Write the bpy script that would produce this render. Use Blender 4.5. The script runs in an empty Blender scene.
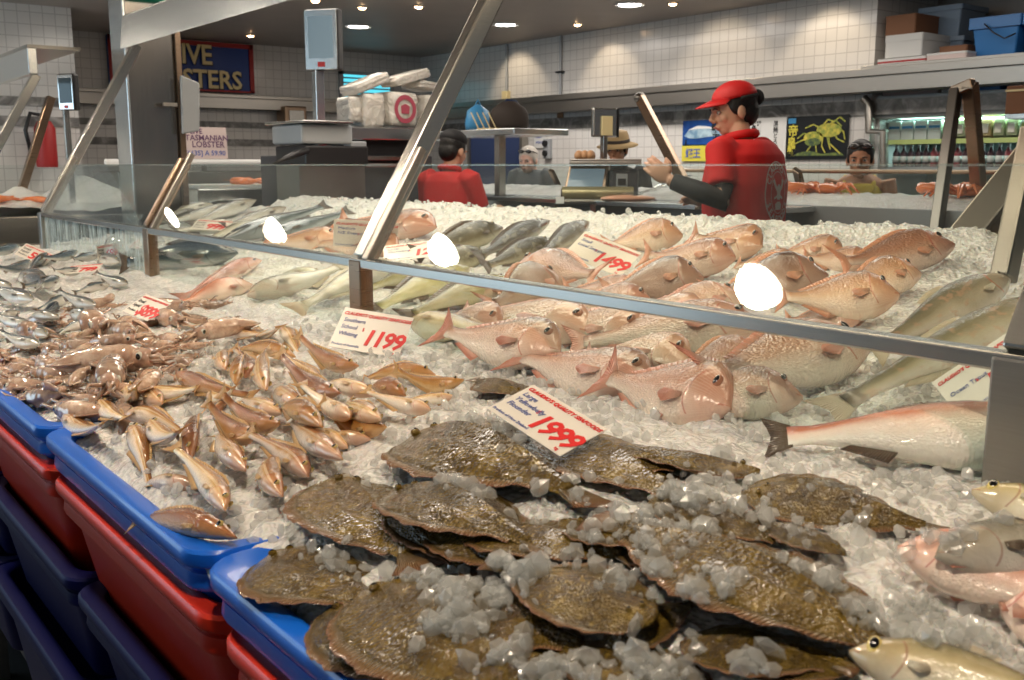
import bpy, bmesh, math, random
from mathutils import Vector, Matrix, noise, Quaternion
from mathutils.bvhtree import BVHTree
SC = bpy.context.scene
COL = SC.collection
PI = math.pi

# ---------------------------------------------------------------- camera, world, light, exposure
CZ = 1.5; FOC = 1000.0
YAW = math.atan((512 + 269) / FOC); PITCH = math.atan((340 - 165) / FOC)
camd = bpy.data.cameras.new('camera'); cam = bpy.data.objects.new('camera', camd); COL.objects.link(cam)
cam.location = (0, 0, CZ); cam.rotation_euler = (PI / 2 - PITCH, 0, -YAW)
camd.sensor_width = 36; camd.lens = 36 * FOC / 1024; camd.clip_start = .02; camd.clip_end = 100
camd.dof.use_dof = True; camd.dof.focus_distance = 2.0; camd.dof.aperture_fstop = 11.0
SC.camera = cam
SC.view_settings.view_transform = 'Standard'; SC.view_settings.look = 'None'
SC.view_settings.gamma = 1; SC.view_settings.use_curve_mapping = False
SC.view_settings.exposure = 0.08
SC.cycles.use_denoising = True
SC.cycles.max_bounces = 10; SC.cycles.transparent_max_bounces = 24
SC.cycles.transmission_bounces = 8; SC.cycles.glossy_bounces = 5; SC.cycles.diffuse_bounces = 3
SC.cycles.sample_clamp_indirect = 6; SC.cycles.caustics_refractive = False; SC.cycles.caustics_reflective = False

w = bpy.data.worlds.new('world'); SC.world = w; w.use_nodes = True
w.node_tree.nodes['Background'].inputs[0].default_value = (.62, .69, .74, 1)
w.node_tree.nodes['Background'].inputs[1].default_value = .19

def area(name, loc, size, power, color, rot=(0, 0, 0), sy=None, shape='RECTANGLE', spread=PI):
    l = bpy.data.lights.new(name, 'AREA'); l.energy = power; l.color = color; l.shape = shape
    l.size = size; l.size_y = sy or size; l.spread = spread
    o = bpy.data.objects.new(name, l); o.location = loc; o.rotation_euler = rot; COL.objects.link(o); return o
def spot(name, loc, tgt, power, color, angle=1.2, r=.03, blend=.5):
    l = bpy.data.lights.new(name, 'SPOT'); l.energy = power; l.color = color; l.spot_size = angle; l.shadow_soft_size = r; l.spot_blend = blend
    o = bpy.data.objects.new(name, l); o.location = loc
    o.rotation_euler = (Vector(tgt) - Vector(loc)).to_track_quat('-Z', 'Y').to_euler(); COL.objects.link(o); return o
WARM = (1, .80, .56); HAL = (1, .83, .62); COOL = (.75, .9, 1)
# one tube under the counter's overhead beam, one wider light higher up over the ice
area('display_tube', (1.63, 1.7, 2.0), .07, 13, WARM, (0, 0, 0), 4.0)
area('display_tube', (2.35, 3.2, 2.75), .25, 27, WARM, (0, 0, 0), 3.0)
# daylight from the open shopfront behind and left of the photographer
area('shopfront_daylight', (-3.5, 7.5, 1.7), 2.6, 110, (.62, .85, 1), (0, -PI / 2, 0), 5)
area('aisle_light', (3.2, 5.5, 2.86), .6, 60, (1, .9, .78), (0, 0, 0), 5)
area('hall_light', (6.2, 5.5, 2.86), .5, 75, (1, .9, .8), (0, 0, 0), 7)

# ---------------------------------------------------------------- pixel helpers (rays of the calibrated photograph)
FW = Vector((math.sin(YAW) * math.cos(PITCH), math.cos(YAW) * math.cos(PITCH), -math.sin(PITCH)))
RT = Vector((math.cos(YAW), -math.sin(YAW), 0))
UP = Vector((math.sin(YAW) * math.sin(PITCH), math.cos(YAW) * math.sin(PITCH), math.cos(PITCH)))
C0 = Vector((0, 0, CZ))
def ray(x, y): return FW + RT * ((x - 512) / FOC) + UP * ((340 - y) / FOC)
def atz(x, y, z): d = ray(x, y); return C0 + d * ((z - CZ) / d.z)
def atX(x, y, X): d = ray(x, y); return C0 + d * (X / d.x)
def atY(x, y, Y): d = ray(x, y); return C0 + d * (Y / d.y)
def lerp(a, b, t): return a + (b - a) * t
def sst(a, b, x):
    t = min(1, max(0, (x - a) / (b - a))); return t * t * (3 - 2 * t)
def interp(x, pts):
    if x <= pts[0][0]: return pts[0][1]
    for (a, b), (c, d) in zip(pts, pts[1:]):
        if x <= c: return lerp(b, d, (x - a) / (c - a))
    return pts[-1][1]

# ---------------------------------------------------------------- materials
def mat(name, base=(.8, .8, .8), rough=.5, metal=0, spec=.5, coat=0, trans=0, ior=1.45, emis=None, es=0, sss=0, alpha=1):
    m = bpy.data.materials.new(name); m.use_nodes = True; b = m.node_tree.nodes['Principled BSDF']
    I = b.inputs
    I['Base Color'].default_value = (*base, 1); I['Roughness'].default_value = rough; I['Metallic'].default_value = metal
    I['Specular IOR Level'].default_value = spec; I['Coat Weight'].default_value = coat; I['Coat Roughness'].default_value = .06
    I['Transmission Weight'].default_value = trans; I['IOR'].default_value = ior
    if sss: I['Subsurface Weight'].default_value = sss; I['Subsurface Radius'].default_value = (.02, .012, .008); I['Subsurface Scale'].default_value = .5
    if emis: I['Emission Color'].default_value = (*emis, 1); I['Emission Strength'].default_value = es
    return m
def NT(m): return m.node_tree.nodes, m.node_tree.links, m.node_tree.nodes['Principled BSDF']
def nd(N, t, **k):
    n = N.new(t)
    for a, v in k.items():
        if a.startswith('i_'): n.inputs[int(a[2:]) if a[2:].isdigit() else a[2:]].default_value = v
        else: setattr(n, a, v)
    return n
def coord(N, which='Object'):
    return N.new('ShaderNodeTexCoord').outputs[which]
def noise_node(N, L, vec, scale, detail=4, rough=.5, dist=0):
    n = nd(N, 'ShaderNodeTexNoise'); n.inputs['Scale'].default_value = scale; n.inputs['Detail'].default_value = detail
    n.inputs['Roughness'].default_value = rough; n.inputs['Distortion'].default_value = dist
    L.new(vec, n.inputs['Vector']); return n.outputs['Fac']
def ramp(N, L, fac, stops):
    r = N.new('ShaderNodeValToRGB'); e = r.color_ramp.elements
    while len(e) < len(stops): e.new(.5)
    for el, (p, c) in zip(e, stops): el.position = p; el.color = (*c, 1) if len(c) == 3 else c
    L.new(fac, r.inputs[0]); return r.outputs[0]
def mixc(N, L, fac, a, b, mode='MIX'):
    n = N.new('ShaderNodeMix'); n.data_type = 'RGBA'; n.blend_type = mode
    for s, v in ((n.inputs[0], fac), (n.inputs[6], a), (n.inputs[7], b)):
        if hasattr(v, 'is_linked') or hasattr(v, 'links'): L.new(v, s)
        else: s.default_value = v if not isinstance(v, tuple) or len(v) == 4 else (*v, 1)
    return n.outputs[2]
def math_(N, L, op, a, b=0, c=None):
    n = N.new('ShaderNodeMath'); n.operation = op
    for s, v in zip(n.inputs, (a, b, c)):
        if v is None: continue
        if hasattr(v, 'links'): L.new(v, s)
        else: s.default_value = v
    return n.outputs[0]
def bump(N, L, b, h, strength=.3, dist=.01):
    n = N.new('ShaderNodeBump'); n.inputs['Strength'].default_value = strength; n.inputs['Distance'].default_value = dist
    L.new(h, n.inputs['Height']); L.new(n.outputs[0], b.inputs['Normal']); L.new(n.outputs[0], b.inputs['Coat Normal']); return n

M = {}
def simple(k, *a, **kw): M[k] = mat(k, *a, **kw); return M[k]
def noisy(k, c1, c2, scale=8, rough=.5, bs=.1, bscale=60, **kw):
    m = mat(k, c1, rough, **kw); N, L, b = NT(m); v = coord(N)
    L.new(ramp(N, L, noise_node(N, L, v, scale), [(.35, c1), (.65, c2)]), b.inputs['Base Color'])
    if bs: bump(N, L, b, noise_node(N, L, v, bscale), bs, .002)
    M[k] = m; return m

def steel(k, c, rough=.3, streak=(1, 1, 40)):
    m = mat(k, c, rough, 1); N, L, b = NT(m); v = coord(N)
    mp = nd(N, 'ShaderNodeMapping'); mp.inputs['Scale'].default_value = streak; L.new(v, mp.inputs[0])
    f = noise_node(N, L, mp.outputs[0], 9, 5)
    L.new(ramp(N, L, f, [(.3, tuple(x * .93 for x in c)), (.7, c)]), b.inputs['Base Color'])
    L.new(math_(N, L, 'MULTIPLY_ADD', f, .07, rough - .03), b.inputs['Roughness'])
    M[k] = m; return m
steel('steel', (.50, .49, .46), .25)
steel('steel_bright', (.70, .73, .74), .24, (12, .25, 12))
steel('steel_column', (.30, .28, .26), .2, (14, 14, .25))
steel('steel_dark', (.36, .34, .31), .36)
steel('steel_bronze', (.30, .21, .145), .28)
steel('frame_metal', (.20, .185, .165), .34)
simple('black_plastic', (.018, .018, .02), .4)
simple('dark_plastic', (.06, .06, .07), .45)
simple('grey_plastic', (.35, .37, .39), .45)
simple('white_plastic', (.78, .78, .76), .4)
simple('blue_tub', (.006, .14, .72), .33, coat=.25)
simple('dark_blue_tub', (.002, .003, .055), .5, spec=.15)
noisy('red_tub', (.72, .035, .008), (.60, .028, .008), 5, .35, .15, 90)
simple('card_white', (.86, .80, .72), .35, coat=.3)
simple('card_red', (.75, .02, .02), .5)
simple('card_blue', (.12, .16, .42), .5)
simple('paper_white', (.72, .72, .70), .7)
simple('ink_black', (.01, .01, .012), .6)
simple('cream', (.78, .66, .36), .5)
simple('sign_blue', (.012, .05, .26), .45)
simple('sign_red', (.36, .02, .02), .5)
simple('pupil', (.004, .004, .006), .08, coat=1)
simple('lamp_glow', (1, 1, 1), emis=(1, .88, .72), es=60)
simple('small_glow', (1, .8, .6), emis=(1, .62, .32), es=30)
simple('round_glow', (1, 1, 1), emis=(1, .93, .88), es=14)

# ceramic tiles
def tiles(k, axis, size, c=(.70, .68, .65), grout=(.50, .48, .46)):
    m = mat(k, c, .16, spec=.6); N, L, b = NT(m)
    g = nd(N, 'ShaderNodeNewGeometry').outputs['Position']; s = N.new('ShaderNodeSeparateXYZ'); L.new(g, s.inputs[0])
    cb = N.new('ShaderNodeCombineXYZ'); L.new(s.outputs['Y' if axis == 'x' else 'X'], cb.inputs[0]); L.new(s.outputs['Z'], cb.inputs[1])
    br = N.new('ShaderNodeTexBrick'); br.offset = 0; br.inputs['Scale'].default_value = 1
    br.inputs['Brick Width'].default_value = size; br.inputs['Row Height'].default_value = size; br.inputs['Mortar Size'].default_value = .004
    br.inputs['Color1'].default_value = (*c, 1); br.inputs['Color2'].default_value = (*[x * .95 for x in c], 1); br.inputs['Mortar'].default_value = (*grout, 1)
    L.new(cb.outputs[0], br.inputs[0]); L.new(br.outputs[0], b.inputs['Base Color'])
    h = math_(N, L, 'ADD', math_(N, L, 'MULTIPLY', br.outputs['Fac'], -.6), math_(N, L, 'MULTIPLY', noise_node(N, L, g, 9, 2), .5))
    bump(N, L, b, h, .25, .004); M[k] = m
tiles('tile_x', 'x', .105); tiles('tile_y', 'y', .105)
m = mat('marble', (.2, .2, .2), .3); N, L, b = NT(m); v = coord(N)
L.new(ramp(N, L, noise_node(N, L, v, 5, 8, .6, 1.5), [(.3, (.08, .078, .075)), (.52, (.20, .195, .185)), (.7, (.42, .41, .39))]), b.inputs['Base Color']); M['marble'] = m
noisy('ceiling_paint', (.40, .355, .32), (.36, .32, .29), 2, .5, .05, 20)
noisy('floor_tile', (.05, .05, .052), (.03, .03, .03), 5, .5, .1, 30)

# glass: thin pane, Schlick mix of clear and mirror, a trace of wet film
def glass(k, tint=(.93, .97, .96), film=.03, smear=0, cyan=0):
    m = bpy.data.materials.new(k); m.use_nodes = True; N = m.node_tree.nodes; L = m.node_tree.links; N.clear()
    out = N.new('ShaderNodeOutputMaterial'); tr = N.new('ShaderNodeBsdfTransparent'); tr.inputs[0].default_value = (*tint, 1)
    gl = N.new('ShaderNodeBsdfGlossy'); gl.inputs['Roughness'].default_value = .015
    df = N.new('ShaderNodeBsdfDiffuse'); df.inputs[0].default_value = (.75, .85, .85, 1)
    lw = N.new('ShaderNodeLayerWeight'); lw.inputs[0].default_value = .5
    f5 = math_(N, L, 'POWER', lw.outputs['Facing'], 5); fr = math_(N, L, 'MULTIPLY_ADD', f5, .96, .04)
    g = nd(N, 'ShaderNodeNewGeometry').outputs['Position']
    mx0 = N.new('ShaderNodeMixShader'); v = math_(N, L, 'MULTIPLY', noise_node(N, L, g, 14, 6), film * 2)
    if smear:
        mp = nd(N, 'ShaderNodeMapping'); mp.inputs['Scale'].default_value = (60, 60, 6); L.new(g, mp.inputs[0])
        s = noise_node(N, L, mp.outputs[0], 1, 3, .6)
        v = math_(N, L, 'ADD', v, ramp(N, L, s, [(.42, (0, 0, 0)), (.6, (smear,) * 3)]))
    L.new(v, mx0.inputs[0]); L.new(tr.outputs[0], mx0.inputs[1]); L.new(df.outputs[0], mx0.inputs[2])
    mx = N.new('ShaderNodeMixShader'); L.new(fr, mx.inputs[0]); L.new(mx0.outputs[0], mx.inputs[1]); L.new(gl.outputs[0], mx.inputs[2])
    L.new(mx.outputs[0], out.inputs[0]); M[k] = m
glass('glass', film=.012); glass('glass_wet', film=.05, smear=.45)
glass('plastic_film', (.97, .97, .97), .12)

# ice
m = mat('crushed_ice', (.80, .79, .77), .2, spec=.6, sss=.25); N, L, b = NT(m); v = coord(N)
v1 = nd(N, 'ShaderNodeTexVoronoi'); v1.inputs['Scale'].default_value = 75; L.new(v, v1.inputs['Vector'])
v2 = nd(N, 'ShaderNodeTexVoronoi'); v2.inputs['Scale'].default_value = 150; L.new(v, v2.inputs['Vector'])
h = math_(N, L, 'ADD', v1.outputs['Distance'], math_(N, L, 'MULTIPLY', v2.outputs['Distance'], .5))
bump(N, L, b, h, .8, .008); M['crushed_ice'] = m

def ice_shell(k, tr_, tint):
    m = bpy.data.materials.new(k); m.use_nodes = True; N = m.node_tree.nodes; L = m.node_tree.links; N.clear(); out = N.new('ShaderNodeOutputMaterial')
    tr = N.new('ShaderNodeBsdfTransparent'); tr.inputs[0].default_value = (*tint, 1); gl = N.new('ShaderNodeBsdfGlossy'); gl.inputs['Roughness'].default_value = .08
    df = N.new('ShaderNodeBsdfDiffuse'); df.inputs[0].default_value = (.88, .88, .86, 1); tl = N.new('ShaderNodeBsdfTranslucent'); tl.inputs[0].default_value = (.88, .88, .86, 1)
    bp = N.new('ShaderNodeBump'); bp.inputs['Strength'].default_value = .5; bp.inputs['Distance'].default_value = .004; L.new(noise_node(N, L, coord(N), 95, 3), bp.inputs['Height']); L.new(bp.outputs[0], gl.inputs['Normal']); L.new(bp.outputs[0], df.inputs['Normal'])
    a = N.new('ShaderNodeMixShader'); a.inputs[0].default_value = .5; L.new(df.outputs[0], a.inputs[1]); L.new(tl.outputs[0], a.inputs[2])
    b_ = N.new('ShaderNodeMixShader'); b_.inputs[0].default_value = tr_; L.new(a.outputs[0], b_.inputs[1]); L.new(tr.outputs[0], b_.inputs[2])
    lw = N.new('ShaderNodeLayerWeight'); lw.inputs[0].default_value = .5; fr = math_(N, L, 'MULTIPLY_ADD', math_(N, L, 'POWER', lw.outputs['Facing'], 4), .5, .06)
    c = N.new('ShaderNodeMixShader'); L.new(fr, c.inputs[0]); L.new(b_.outputs[0], c.inputs[1]); L.new(gl.outputs[0], c.inputs[2]); L.new(c.outputs[0], out.inputs[0]); M[k] = m
ice_shell('ice_clear', .70, (.97, .98, .98)); ice_shell('ice_chunk', .42, (.98, .98, .98))

# ---------------------------------------------------------------- mesh builder
def wm(o):
    m = Matrix.Identity(4)
    while o is not None: m = o.matrix_basis @ m; o = o.parent
    return m
def tag(o, label=None, cat=None, group=None, kind=None):
    if label: o['label'] = label
    if cat: o['category'] = cat
    if group: o['group'] = group
    if kind: o['kind'] = kind
    return o
def thing(name, label, cat, loc=(0, 0, 0), group=None):
    o = bpy.data.objects.new(name, None); o.empty_display_size = .05; COL.objects.link(o); o.location = loc
    return tag(o, label, cat, group)
class MB:
    def __init__(s): s.v = []; s.f = []; s.mi = []; s.uv = None
    def add(s, vs, fs, mi=0):
        k = len(s.v); s.v += [Vector(p) for p in vs]; s.f += [tuple(i + k for i in f) for f in fs]; s.mi += [mi] * len(fs); return s
    def box(s, x0, x1, y0, y1, z0, z1, mi=0, mx=None):
        vs = [Vector((x, y, z)) for z in (z0, z1) for x, y in ((x0, y0), (x1, y0), (x1, y1), (x0, y1))]
        if mx is not None: vs = [mx @ p for p in vs]
        return s.add(vs, [(3, 2, 1, 0), (4, 5, 6, 7), (0, 1, 5, 4), (1, 2, 6, 5), (2, 3, 7, 6), (3, 0, 4, 7)], mi)
    def bar(s, p, q, w, h, mi=0, up=(0, 0, 1)):
        p, q = Vector(p), Vector(q); d = (q - p); ln = d.length; d.normalize(); u = Vector(up)
        a = d.cross(u).normalized(); u = a.cross(d)
        mx = Matrix((( a.x, d.x, u.x, p.x), (a.y, d.y, u.y, p.y), (a.z, d.z, u.z, p.z), (0, 0, 0, 1)))
        return s.box(-w / 2, w / 2, 0, ln, -h / 2, h / 2, mi, mx)
    def loft(s, rings, mi=0, caps=True, closed=True):
        n = len(rings[0]); k = len(s.v); vs = [p for r in rings for p in r]; fs = []
        for i in range(len(rings) - 1):
            for j in range(n if closed else n - 1):
                a = i * n + j; b2 = i * n + (j + 1) % n; fs.append((a, b2, b2 + n, a + n))
        if caps and closed: fs.append(tuple(range(n))[::-1]); fs.append(tuple(range((len(rings) - 1) * n, len(rings) * n)))
        return s.add(vs, fs, mi)
    def tube(s, pts, r, n=10, mi=0):
        pts = [Vector(p) for p in pts]; rs = r if isinstance(r, (list, tuple)) else [r] * len(pts); rings = []
        prev = None
        for i, p in enumerate(pts):
            d = (pts[min(i + 1, len(pts) - 1)] - pts[max(i - 1, 0)]).normalized()
            if prev is None: a = d.orthogonal().normalized()
            else: a = (prev - d * prev.dot(d)).normalized()
            prev = a; c = d.cross(a)
            rings.append([p + (a * math.cos(t) + c * math.sin(t)) * rs[i] for t in [2 * PI * j / n for j in range(n)]])
        return s.loft(rings, mi)
    def lathe(s, prof, c=(0, 0, 0), n=24, mi=0, sx=1, sy=1, mx=None, caps=True):
        c = Vector(c); rings = [[Vector((r * math.cos(2 * PI * j / n) * sx, r * math.sin(2 * PI * j / n) * sy, z)) for j in range(n)] for r, z in prof]
        if mx is not None: rings = [[mx @ p for p in r] for r in rings]
        rings = [[p + c for p in r] for r in rings]; return s.loft(rings, mi, caps)
    def ell(s, c, rx, ry, rz, n=14, m=9, mi=0, mx=None):
        rings = []
        for i in range(m + 1):
            t = -PI / 2 + PI * i / m; t = max(-1.53, min(1.53, t))
            rings.append([Vector((rx * math.cos(t) * math.cos(2 * PI * j / n), ry * math.cos(t) * math.sin(2 * PI * j / n), rz * math.sin(t))) for j in range(n)])
        if mx is not None: rings = [[mx @ p for p in r] for r in rings]
        rings = [[p + Vector(c) for p in r] for r in rings]; return s.loft(rings, mi)
    def build(s, name, m, parent=None, smooth=False, bevel=0, seg=2, kind=None, label=None, local=False, subsurf=0):
        me = bpy.data.meshes.new(name)
        vs = s.v
        if parent is not None and not local: iv = wm(parent).inverted(); vs = [iv @ p for p in vs]
        me.from_pydata([tuple(p) for p in vs], [], s.f)
        for x in (m if isinstance(m, (list, tuple)) else [m]): me.materials.append(M[x] if isinstance(x, str) else x)
        for p, i in zip(me.polygons, s.mi): p.material_index = i; p.use_smooth = bool(smooth)
        if s.uv:
            ul = me.uv_layers.new(name='UVMap').data
            for lp in me.loops: ul[lp.index].uv = s.uv[lp.vertex_index]
        me.validate(); me.update()
        o = bpy.data.objects.new(name, me); COL.objects.link(o)
        if parent is not None: o.parent = parent
        if bevel:
            b = o.modifiers.new('bevel', 'BEVEL'); b.width = bevel; b.segments = seg; b.limit_method = 'ANGLE'
        if subsurf: q = o.modifiers.new('sub', 'SUBSURF'); q.levels = subsurf; q.render_levels = subsurf
        if smooth == 'auto':
            try: me.set_sharp_from_angle(angle=.7)
            except Exception: pass
        if kind: o['kind'] = kind
        if label: o['label'] = label
        return o
def box_part(name, m, parent, a, b, bevel=.004, **k):
    return MB().box(min(a[0], b[0]), max(a[0], b[0]), min(a[1], b[1]), max(a[1], b[1]), min(a[2], b[2]), max(a[2], b[2])).build(name, m, parent, bevel=bevel, **k)
def frame_mx(o, x, y):
    """matrix with origin o, x axis x, y axis ~y"""
    x = Vector(x).normalized(); y = Vector(y); y = (y - x * y.dot(x)).normalized(); z = x.cross(y); o = Vector(o)
    return Matrix(((x.x, y.x, z.x, o.x), (x.y, y.y, z.y, o.y), (x.z, y.z, z.z, o.z), (0, 0, 0, 1)))
_tn = [0]
def text_geo(s, size, extrude=.0006, shear=0, bold=0, space=1, align='LEFT', res=2):
    c = bpy.data.curves.new('txt', 'FONT'); c.body = s; c.size = size; c.extrude = extrude; c.shear = shear; c.offset = min(bold, size * .028)
    c.space_character = space; c.align_x = align; c.resolution_u = res
    o = bpy.data.objects.new('txt', c); COL.objects.link(o)
    dg = bpy.context.evaluated_depsgraph_get(); me = bpy.data.meshes.new_from_object(o.evaluated_get(dg))
    vs = [v.co.copy() for v in me.vertices]; fs = [tuple(p.vertices) for p in me.polygons]
    bpy.data.objects.remove(o); bpy.data.curves.remove(c); bpy.data.meshes.remove(me)
    x0_, x1_ = -.8 * size * (len(s) if align == 'CENTER' else 1), size * (len(s) * 1.1 + .5)
    bad = {i for i, v in enumerate(vs) if not (-.5 * size < v.y < 1.3 * size and x0_ < v.x < x1_)}
    return vs, [f for f in fs if not bad.intersection(f)]
def text(name, s, size, m, parent, mx, **k):
    """s: string or list of (string,x,y,size,kw) -> one lettering mesh"""
    items = s if isinstance(s, list) else [(s, 0, 0, size, {})]
    mb = MB()
    for st, x, y, sz, kw in items:
        kk = dict(k); kk.update(kw); vs, fs = text_geo(st, sz, **kk)
        mb.add([mx @ (v + Vector((x, y, 0))) for v in vs], fs)
    return mb.build(name, m, parent)

# ---------------------------------------------------------------- the bed of ice
def bed(X, Y):
    z = interp(X, [(.40, 1.015), (.47, 1.045), (.6, 1.075), (.7, 1.09), (1.0, 1.105), (1.2, 1.115), (1.5, 1.145), (2.0, 1.215), (2.4, 1.275), (2.55, 1.32), (2.7, 1.315), (2.85, 1.19)])
    return z + .05 * math.exp(-((X - .80) ** 2 / .075 + (Y - .78) ** 2 / .16))
def hit(x, y, lift=0):
    d = ray(x, y); t = .5; p = C0
    while t < 12:
        q = C0 + d * t
        if q.z < bed(q.x, q.y) + lift:
            a, b2 = t - .02, t
            for _ in range(12):
                mid = (a + b2) / 2; q = C0 + d * mid
                if q.z < bed(q.x, q.y) + lift: b2 = mid
                else: a = mid
            return C0 + d * b2
        t += .02
    return q
# ================================================================ THE SETTING
WX = 7.45; WY = 11.5; CEIL = 2.9
def struct(name, mb, m, **k): return mb.build(name, m, kind='structure', **k)
struct('floor', MB().box(-5, 9.2, -4, WY + .1, -.1, 0), 'floor_tile')
struct('ceiling', MB().box(-1.2, 9.2, -4, WY + .1, CEIL, CEIL + .1), 'ceiling_paint')
RY = 4.78     # where the tiled wall ends and the storage recess begins
struct('wall_right', MB().box(WX, WX + .12, RY, WY + .1, 0, CEIL), 'tile_x')
struct('wall_recess', MB().box(WX + .9, WX + 1.0, -4, RY + .1, 0, CEIL), 'ceiling_paint')
struct('wall_recess_side', MB().box(WX + .1, WX + .95, RY + .001, RY + .1, 0, CEIL), 'tile_y')
struct('wall_back', MB().box(2.66, WX + .2, WY, WY + .12, 0, CEIL), 'tile_y')
struct('wall_back_near', MB().box(-5, 2.66, 9.9, 10.02, 0, CEIL), 'tile_y')
struct('wall_return', MB().box(2.54, 2.66, 10.0, WY + .1, 0, CEIL), 'tile_x')
# marble bands on both walls
struct('trim_1', MB().box(WX - .012, WX, 3.2, WY, 1.90, 2.02), 'marble')
struct('trim_2', MB().box(2.66, WX, WY - .012, WY, 1.72, 1.80), 'marble')
struct('trim_3', MB().box(2.66, WX, WY - .014, WY, 1.93, 2.0), 'marble')
struct('trim_4', MB().box(-5, 2.66, 9.886, 9.9, 1.84, 1.93), 'marble')
struct('trim_5', MB().box(-5, 2.66, 9.886, 9.9, 2.02, 2.10), 'marble')
# stainless service duct running round the walls
struct('trim_6', MB().box(WX - .22, WX, 2.6, WY, 2.07, 2.19).box(WX - .24, WX, 2.6, WY, 2.19, 2.25), 'steel_dark', bevel=.004)
struct('trim_7', MB().box(-5, WX, WY - .2, WY, 2.14, 2.26).box(-5, WX, WY - .22, WY, 2.26, 2.3), 'steel_dark', bevel=.004)
# blinds window in the far corner
wn = struct('window_1', MB().box(6.28, 6.95, WY - .03, WY - .01, 2.25, 2.62), 'small_glow')
m = mat('blind_glow', (.2, .8, .9), emis=(.10, .65, .8), es=1.1); M['blind_glow'] = m
wn.data.materials[0] = m
sl = MB()
for k in range(6): sl.box(6.26, 6.97, WY - .06, WY - .03, 2.27 + k * .06, 2.287 + k * .06)
sl.build('blind', 'grey_plastic', wn)
MB().box(6.22, 7.0, WY - .05, WY - .01, 2.62, 2.66).box(6.22, 7.0, WY - .05, WY - .01, 2.21, 2.25).box(6.22, 6.27, WY - .05, WY - .01, 2.22, 2.66).box(6.95, 7.0, WY - .05, WY - .01, 2.22, 2.66).build('window_frame', 'grey_plastic', wn)

# ceiling lights
BIG = [(3.37, 8.91, 'large round ceiling light above the steel column'), (5.30, 9.34, 'large round ceiling light left of the long slanted strut'),
       (6.40, 8.30, 'large round ceiling light just right of the long slanted strut'), (6.49, 6.62, 'large round ceiling light at the top centre right of the ceiling')]
for x, y, lb in BIG:
    t = thing('ceiling_light', lb, 'ceiling light', (x, y, CEIL), 'large round downlights')
    MB().lathe([(.13, -.012), (.13, 0), (.10, 0), (.10, -.012)], (x, y, CEIL), 24, caps=False).build('trim_ring', 'white_plastic', t, smooth='auto')
    MB().lathe([(.001, -.008), (.10, -.008), (.10, -.004), (.001, -.004)], (x, y, CEIL), 24).build('diffuser', 'round_glow', t)
    spot('downlight', (x, y, CEIL - .03), (x, y, 0), 55, (1, .92, .85), 2.4, .1)
SM = [(4.73, 10.7, 'just right of the blue sign'), (4.2, 8.13, 'above the overhead beam end'), (4.71, 8.22, 'above the big round light near the bag stack'), (5.08, 7.86, 'between the scale screen and the long strut'), (5.68, 7.77, 'touching the left side of the long strut'),
      (6.75, 6.35, 'above the head of the man in the red cap'), (6.97, 7.85, 'over the middle of the white tiled wall')]
for x, y, lb in SM:
    t = thing('halogen_downlight', 'small orange halogen downlight ' + lb, 'downlight', (x, y, CEIL), 'small halogen downlights')
    MB().lathe([(.05, -.01), (.055, 0), (.035, 0), (.035, -.01)], (x, y, CEIL), 16, caps=False).build('trim_ring', 'steel_dark', t, smooth='auto')
    MB().ell((x, y, CEIL - .004), .036, .036, .02).build('bulb', 'small_glow', t)
for x, y in ((6.97, 7.85), (6.75, 6.35), (6.9, 5.2), (6.9, 9.4)): spot('wall_washer', (x, y, CEIL - .03), (7.4, y, 2.3), 14, WARM, 1.5, .03)
# halide lamps over the customers; they show as the white discs mirrored in the counter glass
for k in range(-1, 5):
    y = 2.32 + 2.05 * k; p = (.14, y, 2.8)
    t = thing('pendant_lamp', 'round white pendant lamp above the customer side of the fish counter', 'lamp', p, 'pendant lamps over the counter front')
    MB().lathe([(.10, -.02), (.105, 0), (.09, .10), (.05, .1), (.05, 0.1)], p, 24).build('shade', 'steel_dark', t, smooth='auto')
    MB().lathe([(.001, -.028), (.092, -.028), (.092, -.021), (.001, -.021)], p, 24).build('bulb', 'lamp_glow', t)
    spot('lamp_light', (p[0], p[1], p[2] - .03), (.7, y - .1, 1.0), 112, HAL, 2.3, .085, .4)

# ================================================================ THE FISH COUNTER
RX = 1.17; RZ = 1.28; LEAN = .60
PY = [.535, 2.08, 3.57, 5.07]
ct = thing('display_counter', 'long stainless steel fish display counter holding the bed of ice', 'counter', (1.6, 2.5, 0))
MB().box(.88, 2.95, -.6, 5.35, .1, .98).build('cabinet', 'steel', ct, bevel=.01)
MB().box(.41, .88, 3.27, 5.3, .1, 1.0).build('front_cabinet', 'steel', ct, bevel=.01)
MB().box(2.88, 2.95, -.6, 5.35, .98, 1.27).build('back_panel', 'steel', ct, bevel=.006)
MB().box(.88, 2.95, 5.3, 5.35, .98, 1.12).build('end_panel', 'steel', ct, bevel=.006)
MB().box(.90, 2.9, -.5, 5.2, 0, .1).build('plinth', 'black_plastic', ct)

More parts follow.
